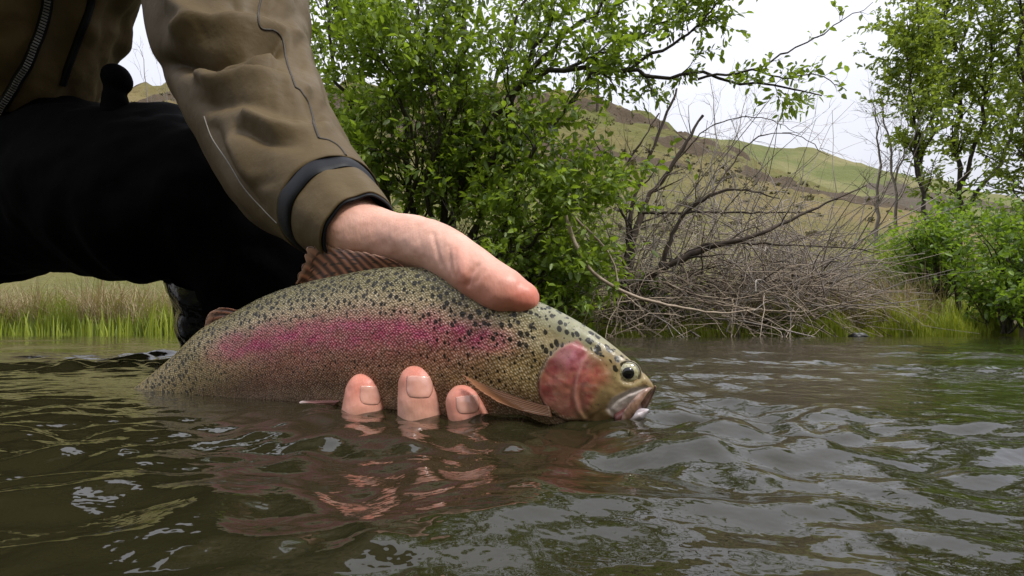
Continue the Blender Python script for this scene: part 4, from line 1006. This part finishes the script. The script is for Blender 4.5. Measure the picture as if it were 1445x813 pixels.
tips = np.array([W(592, 530, .345), W(514, 545, .366), W(660, 560, .332), W(745, 418, .325)])
dt = np.min(np.linalg.norm(V[:, None, :] - tips[None], axis=2) + np.array([0, 0, 0, 0.008])[None], axis=1)
red = np.clip(np.exp(-(dt / 0.016) ** 2) + 0.9 * sst(600, 680, px) * sst(0.30, 0.42, V[:, 1] * 0 + 0.5) * np.exp(-((py - 420) / 45) ** 2) * 0.6 + 0.35 * np.exp(-(seg_dist(px, py, [(648, 355), (655, 395)]) / 12) ** 2), 0, 1)
av = hm.attributes.new('red', 'FLOAT', 'POINT'); av.data.foreach_set('value', red.astype(np.float32))
m, t, b = newmat('skin')
rd = node(t, 'ShaderNodeAttribute', attribute_name='red').outputs['Fac']
n1 = obj_noise(t, 55, 4); n2 = obj_noise(t, 400, 3)
base = mixc(t, ramp(t, n1, [(0.3, 0.0), (0.7, 1.0)]), (0.60, 0.31, 0.225), (0.69, 0.40, 0.31))
base = mixc(t, math_n(t, 'MULTIPLY', rd, 0.95), base, (0.60, 0.185, 0.125))
base = mixc(t, ramp(t, n2, [(0.55, 0.0), (0.8, 0.35)]), base, (0.50, 0.22, 0.16))
t.links.new(base, b.inputs['Base Color'])
b.inputs['Roughness'].default_value = 0.5; b.inputs['Subsurface Weight'].default_value = 0.12; b.inputs['Subsurface Radius'].default_value = (0.006, 0.0025, 0.0012); b.inputs['Subsurface Scale'].default_value = 1.0
b.inputs['Coat Weight'].default_value = 0.05; b.inputs['Coat Roughness'].default_value = 0.3
co_ = t.nodes.new('ShaderNodeTexCoord').outputs['Object']
mpw = node(t, 'ShaderNodeMapping'); mpw.inputs['Rotation'].default_value = (0, 0.6, 0.4); mpw.inputs['Scale'].default_value = (1.0, 1.0, 0.35); t.links.new(co_, mpw.inputs['Vector'])
vo = node(t, 'ShaderNodeTexVoronoi', Scale=620.0); t.links.new(mpw.outputs[0], vo.inputs['Vector'])
nb = bump(t, b, vo.outputs['Distance'], 0.22, 0.00045); bump(t, b, obj_noise(t, 190, 4), 0.3, 0.0007, nb)
M_SKIN = m
hand = link_mesh('hand', hm, M_SKIN, person)
# ---- nails
m, t, b = newmat('fingernail'); t.links.new(ramp(t, obj_noise(t, 180, 3), [(0.3, (0.54, 0.25, 0.19)), (0.7, (0.63, 0.34, 0.27))]), b.inputs['Base Color'])
b.inputs['Roughness'].default_value = 0.25; b.inputs['Coat Weight'].default_value = 0.4; M_NAIL = m
bvh = bvh_of(hand)
for (cx_, cy_, w_, h_, tilt) in ((523, 558, 31, 25, 0.06), (592, 546, 38, 30, 0.02), (660, 571, 33, 24, -0.1)):
    nu, nv = 17, 15; g = []; ok = True
    for i in range(nu):
        for j in range(nv):
            u = i / (nu - 1) * 2 - 1; v = j / (nv - 1) * 2 - 1
            # square-round outline: flat free edge at the top, rounded cuticle below
            ww = w_ / 2 * (1 - 0.05 * (v < 0) * v * v - 0.30 * max(0, v) ** 2.6); x = u * ww; y = v * h_ / 2 + (1 - u * u) * (1.5 if v > 0 else -1.0) * abs(v)
            g.append((cx_ + x * math.cos(tilt) - y * math.sin(tilt), cy_ + y * math.cos(tilt) + x * math.sin(tilt)))
    P = trace(bvh, g, 0.0)
    if len(P) == nu * nv:
        P = P.reshape(nu, nv, 3); lift = 0.00042 * (1 - np.abs(np.linspace(-1, 1, nu)) ** 6)[:, None] * sst(1.0, 0.8, np.linspace(-1, 1, nv))[None, :] - 0.00016
        d = nrm(np.array([0, 0, CAMH]) - P); P = P + d * lift[..., None]
        o = mk('fingernail', P.reshape(-1, 3), grid_faces(nu, nv), M_NAIL, hand)
        s = o.modifiers.new('thickness', 'SOLIDIFY'); s.thickness = 0.0003; s.offset = 0
# ---- jacket sleeve
def fabric(name, c1, c2, rough=0.75, weave=1400, sheen=0.15, bd=0.0003):
    m, t, b = newmat(name)
    n1 = obj_noise(t, 9, 5); n2 = obj_noise(t, 45, 4)
    c = mixc(t, ramp(t, n1, [(0.3, 0.0), (0.7, 1.0)]), c1, c2)
    c = mixc(t, ramp(t, n2, [(0.62, 0.0), (0.75, 0.25)]), c, tuple(x * 0.55 for x in c1))
    t.links.new(c, b.inputs['Base Color']); b.inputs['Roughness'].default_value = rough; b.inputs['Specular IOR Level'].default_value = 0.14
    t.links.new(ramp(t, n1, [(0.35, rough), (0.7, rough - 0.18)]), b.inputs['Roughness'])
    b.inputs['Sheen Weight'].default_value = sheen
    nb = bump(t, b, obj_noise(t, weave, 2), 0.25, bd); nb = bump(t, b, n2, 0.45, 0.003, nb); bump(t, b, obj_noise(t, 17, 3, 0.5), 0.35, 0.012, nb)
    return m
M_JACKET = fabric('jacket_shell', (0.078, 0.054, 0.024), (0.115, 0.082, 0.039), 0.66, sheen=0.0)
M_BLACKRUBBER = noisy('black_neoprene', (0.003, 0.0035, 0.0045), (0.006, 0.007, 0.010), 30, 0.5, 200, 0.0006, 0.3, 0.18)
M_WADER = noisy('black_wader_fabric', (0.0008, 0.0008, 0.0009), (0.0018, 0.0018, 0.002), 12, 0.85, 60, 0.002, 0.5, 0.05)
M_WETBOOT = noisy('wet_black_boot', (0.004, 0.004, 0.005), (0.009, 0.010, 0.012), 14, 0.12, 18, 0.012, 0.6)
M_PIPING = noisy('grey_piping', (0.16, 0.145, 0.12), (0.24, 0.22, 0.19), 60, 0.6)
M_SEAM = noisy('seam_tape', (0.022, 0.017, 0.011), (0.04, 0.03, 0.02), 60, 0.7)
M_KNIT = noisy('blue_grey_knit', (0.05, 0.065, 0.10), (0.35, 0.40, 0.48), 320, 0.8, 300, 0.001)
jacket = empty('jacket', None, None); del_keys = None
jacket.parent = person
SL = np.array([(352, -330, .95, 150, 150), (318, -190, .86, 135, 130), (318, -90, .79, 118, 112), (322, -10, .73, 108, 105), (330, 60, .68, 104, 100), (350, 118, .635, 96, 92), (378, 181, .58, 93, 89), (411, 238, .525, 89, 86), (446, 272, .484, 80, 76), (469, 294, .459, 75, 71)], float)
def sleeve_path(rows, n):
    C = np.array([list(W(r_[0], r_[1], r_[2])) + [r_[3] / FPX * r_[2], r_[4] / FPX * r_[2]] for r_ in rows]); return spline(C, n)
NSL, NTH = 240, 180
S = sleeve_path(SL, NSL)
Vs, Fs, th = loft(S[:, :3], S[:, 3], S[:, 4], NTH)
px, py = proj(Vs); T = nrm(np.gradient(S[:, :3], axis=0))
Nn = nrm(Vs - np.repeat(S[:, :3], NTH, 0))
nearv = sst(0.25, -0.35, Nn[:, 1])
dz = np.zeros(len(Vs))
for pts, wd_, amp in (
    ([(262, 52), (290, 40), (345, 41), (389, 46), (425, 58), (440, 72)], 13, .013), ([(240, 88), (293, 86), (352, 73), (392, 62)], 13, -.017),
    ([(286, 108), (310, 92), (345, 80), (380, 82)], 9, .008), ([(298, 116), (350, 108), (400, 116), (430, 130)], 11, .008), ([(300, 98), (340, 96), (385, 100)], 7, -.006),
    ([(292, 145), (340, 140), (400, 150), (450, 160)], 13, -.007), ([(355, 168), (385, 182), (420, 188), (455, 186)], 9, .007), ([(340, 182), (375, 200), (425, 206)], 10, -.006),
    ([(420, 232), (450, 226), (478, 234)], 8, .006), ([(370, 262), (410, 248), (460, 243)], 9, -.005), ([(330, 205), (350, 245), (385, 280)], 14, .005),
    ([(300, 180), (325, 235), (370, 290)], 9, -.004), ([(276, 30), (250, 10), (240, -30)], 14, .010), ([(330, 10), (380, 14), (410, 25)], 14, -.007), ([(300, -20), (360, -30), (400, -25)], 16, .010),
    ([(430, 78), (442, 110), (455, 140)], 9, .004), ([(418, 62), (425, 90)], 8, -.004)):
    sdv = seg_dist(px, py, pts) / wd_; g = amp * (0.45 * np.exp(-sdv ** 2) + 0.55 * np.exp(-1.25 * np.sqrt(sdv ** 2 + 0.02))); dz += g
sgrid = np.repeat(np.linspace(0, 1, NSL), NTH); tg = np.tile(th, NSL)
dz = 1.3 * dz * nearv + 0.0035 * fbm(sgrid * 9 + 0.6 * np.cos(tg), np.sin(tg) * 1.4 + np.cos(tg) * 0.8, 3, 33) * sst(1.0, 0.9, sgrid); dz *= sst(1.0, 0.93, sgrid)
Vs = Vs + Nn * dz[:, None]
sleeve = mk('sleeve', Vs, Fs, M_JACKET, jacket)
sm = sleeve.modifiers.new('thickness', 'SOLIDIFY'); sm.thickness = 0.0012; sm.offset = 0
bvs = bvh_of(sleeve)
seam('seam', bvs, [(368, -2), (364, 20), (368, 40), (388, 44), (400, 60), (405, 90), (417, 124)], 0.0011, M_SEAM, sleeve)
seam('seam', bvs, [(417, 124), (425, 130), (436, 150), (444, 180), (450, 196)], 0.0012, M_SEAM, sleeve)
seam('seam', bvs, [(450, 196), (466, 200), (482, 212), (497, 238), (505, 256)], 0.0010, M_SEAM, sleeve)
seam('piping', bvs, [(289, 165), (300, 195), (322, 228), (345, 265), (372, 295), (392, 315)], 0.0006, M_PIPING, sleeve)
# neoprene band, cuff tab, knit and gusset
def band_loft(name, rows, mat, n=30, bul=0.0, parent=jacket, thick=0.0012):
    S = sleeve_path(rows, n); q = np.linspace(-1, 1, n); k = 1 + bul * (1 - q * q)
    V, F, th = loft(S[:, :3], S[:, 3] * k, S[:, 4] * k, 120)
    V = V + nrm(V - np.repeat(S[:, :3], 120, 0)) * (0.0028 * pn(np.tile(np.cos(th) * 1.6 + 3, n), np.tile(np.sin(th) * 1.6, n) + 0.25 * np.repeat(np.linspace(0, 1, n), 120), 6))[:, None]
    o = mk(name, V, F, mat, parent); s = o.modifiers.new('thickness', 'SOLIDIFY'); s.thickness = thick; s.offset = -1; return o
band_loft('cuff_band', [(462, 288, .468, 70, 67), (471, 297, .456, 71, 68), (478, 303, .450, 67, 64)], M_BLACKRUBBER, bul=0.02)
tab = band_loft('cuff', [(468, 294, .459, 67, 64), (488, 312, .442, 65, 61), (510, 330, .424, 59, 54)], M_JACKET, bul=0.02)
band_loft('cuff_edge', [(509, 329, .425, 57, 52), (513, 332, .421, 55, 50)], M_BLACKRUBBER, 8, 0.02)
# ---- torso of the jacket
TS = np.array([(-1.22, 1.25, .38, .19, .14), (-1.14, 1.2, .42, .21, .17), (-1.04, 1.12, .58, .205, .17), (-.92, 1.04, .74, .215, .17), (-.78, .98, .90, .21, .15), (-.72, .95, 1.0, .13, .11), (-.70, .94, 1.06, .08, .08)], float)
S = spline(TS, 120); Vt, Ft, th = loft(S[:, :3], S[:, 3], S[:, 4], 120)
sg = np.repeat(np.linspace(0, 1, 120), 120); tg = np.tile(th, 120); Nn = nrm(Vt - np.repeat(S[:, :3], 120, 0))
Vt = Vt + Nn * (0.022 * fbm(sg * 5 + np.cos(tg), np.sin(tg) * 1.6 + sg, 3, 14))[:, None]
torso = mk('torso_shell', Vt, Ft, M_JACKET, jacket)
# shoulder
sh = remesh([blob_tube([[-.80, .97, .84, .13], [-.66, .93, .86, .12], [-.52, .90, .80, .105], [-.44, .86, .72, .09]])], 0.012, 6)
link_mesh('shoulder', sh, M_JACKET, jacket)
bvt = bvh_of(torso)
zp = spline(np.array([(66, -30, 0), (62, 20, 0), (48, 62, 0), (28, 108, 0), (2, 152, 0), (-20, 185, 0)], float), 90)[:, :2]
Z0 = trace(bvt, zp, 0.004)
if len(Z0) > 10:
    V, F = tubes([(Z0, np.full(len(Z0), 0.008))], 8); ztape = mk('zipper_tape', V, F, M_BLACKRUBBER, jacket)
    M_TEETH = noisy('zipper_teeth', (0.10, 0.10, 0.11), (0.22, 0.22, 0.23), 50, 0.35)
    Tz = nrm(np.gradient(Z0, axis=0)); lines = []
    ss = np.concatenate([[0], np.cumsum(np.linalg.norm(np.diff(Z0, axis=0), axis=1))]); nT = int(ss[-1] / 0.0052)
    for i in range(nT):
        s_ = i * 0.0052; p = np.array([np.interp(s_, ss, Z0[:, k]) for k in range(3)]); tt_ = np.array([np.interp(s_, ss, Tz[:, k]) for k in range(3)])
        vd = nrm(np.array([0, 0, CAMH]) - p); sd_ = nrm(np.cross(tt_, vd)); p = p + vd * 0.0085
        lines.append((np.array([p - sd_ * 0.0042, p + sd_ * 0.0042]), np.array([0.0017, 0.0017])))
    V, F = tubes(lines, 5); mk('zipper_teeth', V, F, M_TEETH, ztape, smooth=False)
seam('pocket_zip', bvt, [(134, -20), (124, 20), (112, 52), (96, 95), (88, 120)], 0.006, M_BLACKRUBBER, jacket, lift=0.0)
# ---- unseen hooded head added to shade the sleeve; far arm on the hip
hd_ = remesh([blob_tube([[-.60, .84, .93, .075], [-.545, .79, 1.00, .085], [-.50, .755, 1.05, .095]]), blob_tube([[-.465, .735, 1.02, .06], [-.445, .715, .985, .045]]), blob_tube([[-.425, .70, 1.025, .012], [-.405, .685, 1.005, .016]])], 0.006, 3)
link_mesh('head', hd_, M_SKIN, person)
shading_hood = remesh([blob_tube([[-.72, .93, .93, .15], [-.62, .86, 1.0, .145], [-.545, .80, 1.075, .125], [-.52, .78, 1.10, .10]])], 0.010, 5)
link_mesh('shading_hood', shading_hood, M_JACKET, jacket)
arm2 = remesh([blob_tube([[-.86, 1.0, .88, .13], [-1.12, 1.03, .86, .115], [-1.30, 1.0, .66, .09], [-1.36, 1.02, .50, .075], [-1.28, 1.08, .46, .06]])], 0.012, 6)
link_mesh('sleeve', arm2, M_JACKET, jacket)
# ---- waders
wparts = [blob_tube([[-1.55, 1.35, .40, .20], [-1.2, 1.28, .385, .20], [-.98, 1.2, .355, .185], [-.78, 1.12, .325, .168], [-.62, 1.06, .305, .155], [-.545, 1.03, .285, .135]]),
          blob_tube([[-.52, 1.04, .27, .13], [-.495, 1.05, .20, .115], [-.50, 1.07, .12, .09]]),
          blob_tube([[-.55, 1.04, .29, .135], [-.545, 1.08, .20, .105], [-.56, 1.13, .10, .085], [-.575, 1.17, -.02, .080], [-.58, 1.2, -.25, .09]]),
          blob_tube([[-1.25, 1.3, .36, .21], [-1.16, 1.22, .46, .215], [-1.09, 1.17, .53, .205]]),
          blob_tube([[-1.5, 1.4, .3, .2], [-1.75, 1.5, .25, .17], [-2.1, 1.6, -.05, .15]])]
wm = remesh(wparts, 0.012, 8)
V = mesh_co(wm); N = mesh_no(wm); V = V + N * (0.016 * fbm(V[:, 0] * 6, V[:, 2] * 6 + V[:, 1] * 3, 4, 18))[:, None]; set_co(wm, V)
waders = link_mesh('waders', wm, M_WADER, person)
S = spline(np.array([(-.558, 1.09, .17, .098, .098), (-.570, 1.13, .10, .090, .095), (-.580, 1.16, .03, .086, .092), (-.585, 1.18, -.05, .085, .09), (-.59, 1.2, -.22, .09, .10)]), 60)
V, F, th = loft(S[:, :3], S[:, 3], S[:, 4], 70)
sg = np.repeat(np.linspace(0, 1, 60), 70); V = V + nrm(V - np.repeat(S[:, :3], 70, 0)) * (0.010 * fbm(sg * 6, np.tile(np.cos(th), 60) * 1.3, 3, 5) + 0.004 * np.sin(sg * 30))[:, None]
mk('gravel_guard', V, F, M_WETBOOT, waders)
# toggle hanging at the hem
kn = remesh([blob_tube([list(W(164, 110, 1.0)) + [.024], list(W(166, 114, 1.0)) + [.024]]), blob_tube([list(W(162, 138, 1.0)) + [.020], list(W(164, 144, 1.0)) + [.020]]), blob_tube([list(W(163, 114, 1.0)) + [.016], list(W(160, 165, 1.0)) + [.022]])], 0.004, 3)
link_mesh('toggle', kn, M_WADER, waders)
bpy.context.view_layer.update()
for o in list(person.children):
    o.matrix_parent_inverse = person.matrix_basis.inverted()
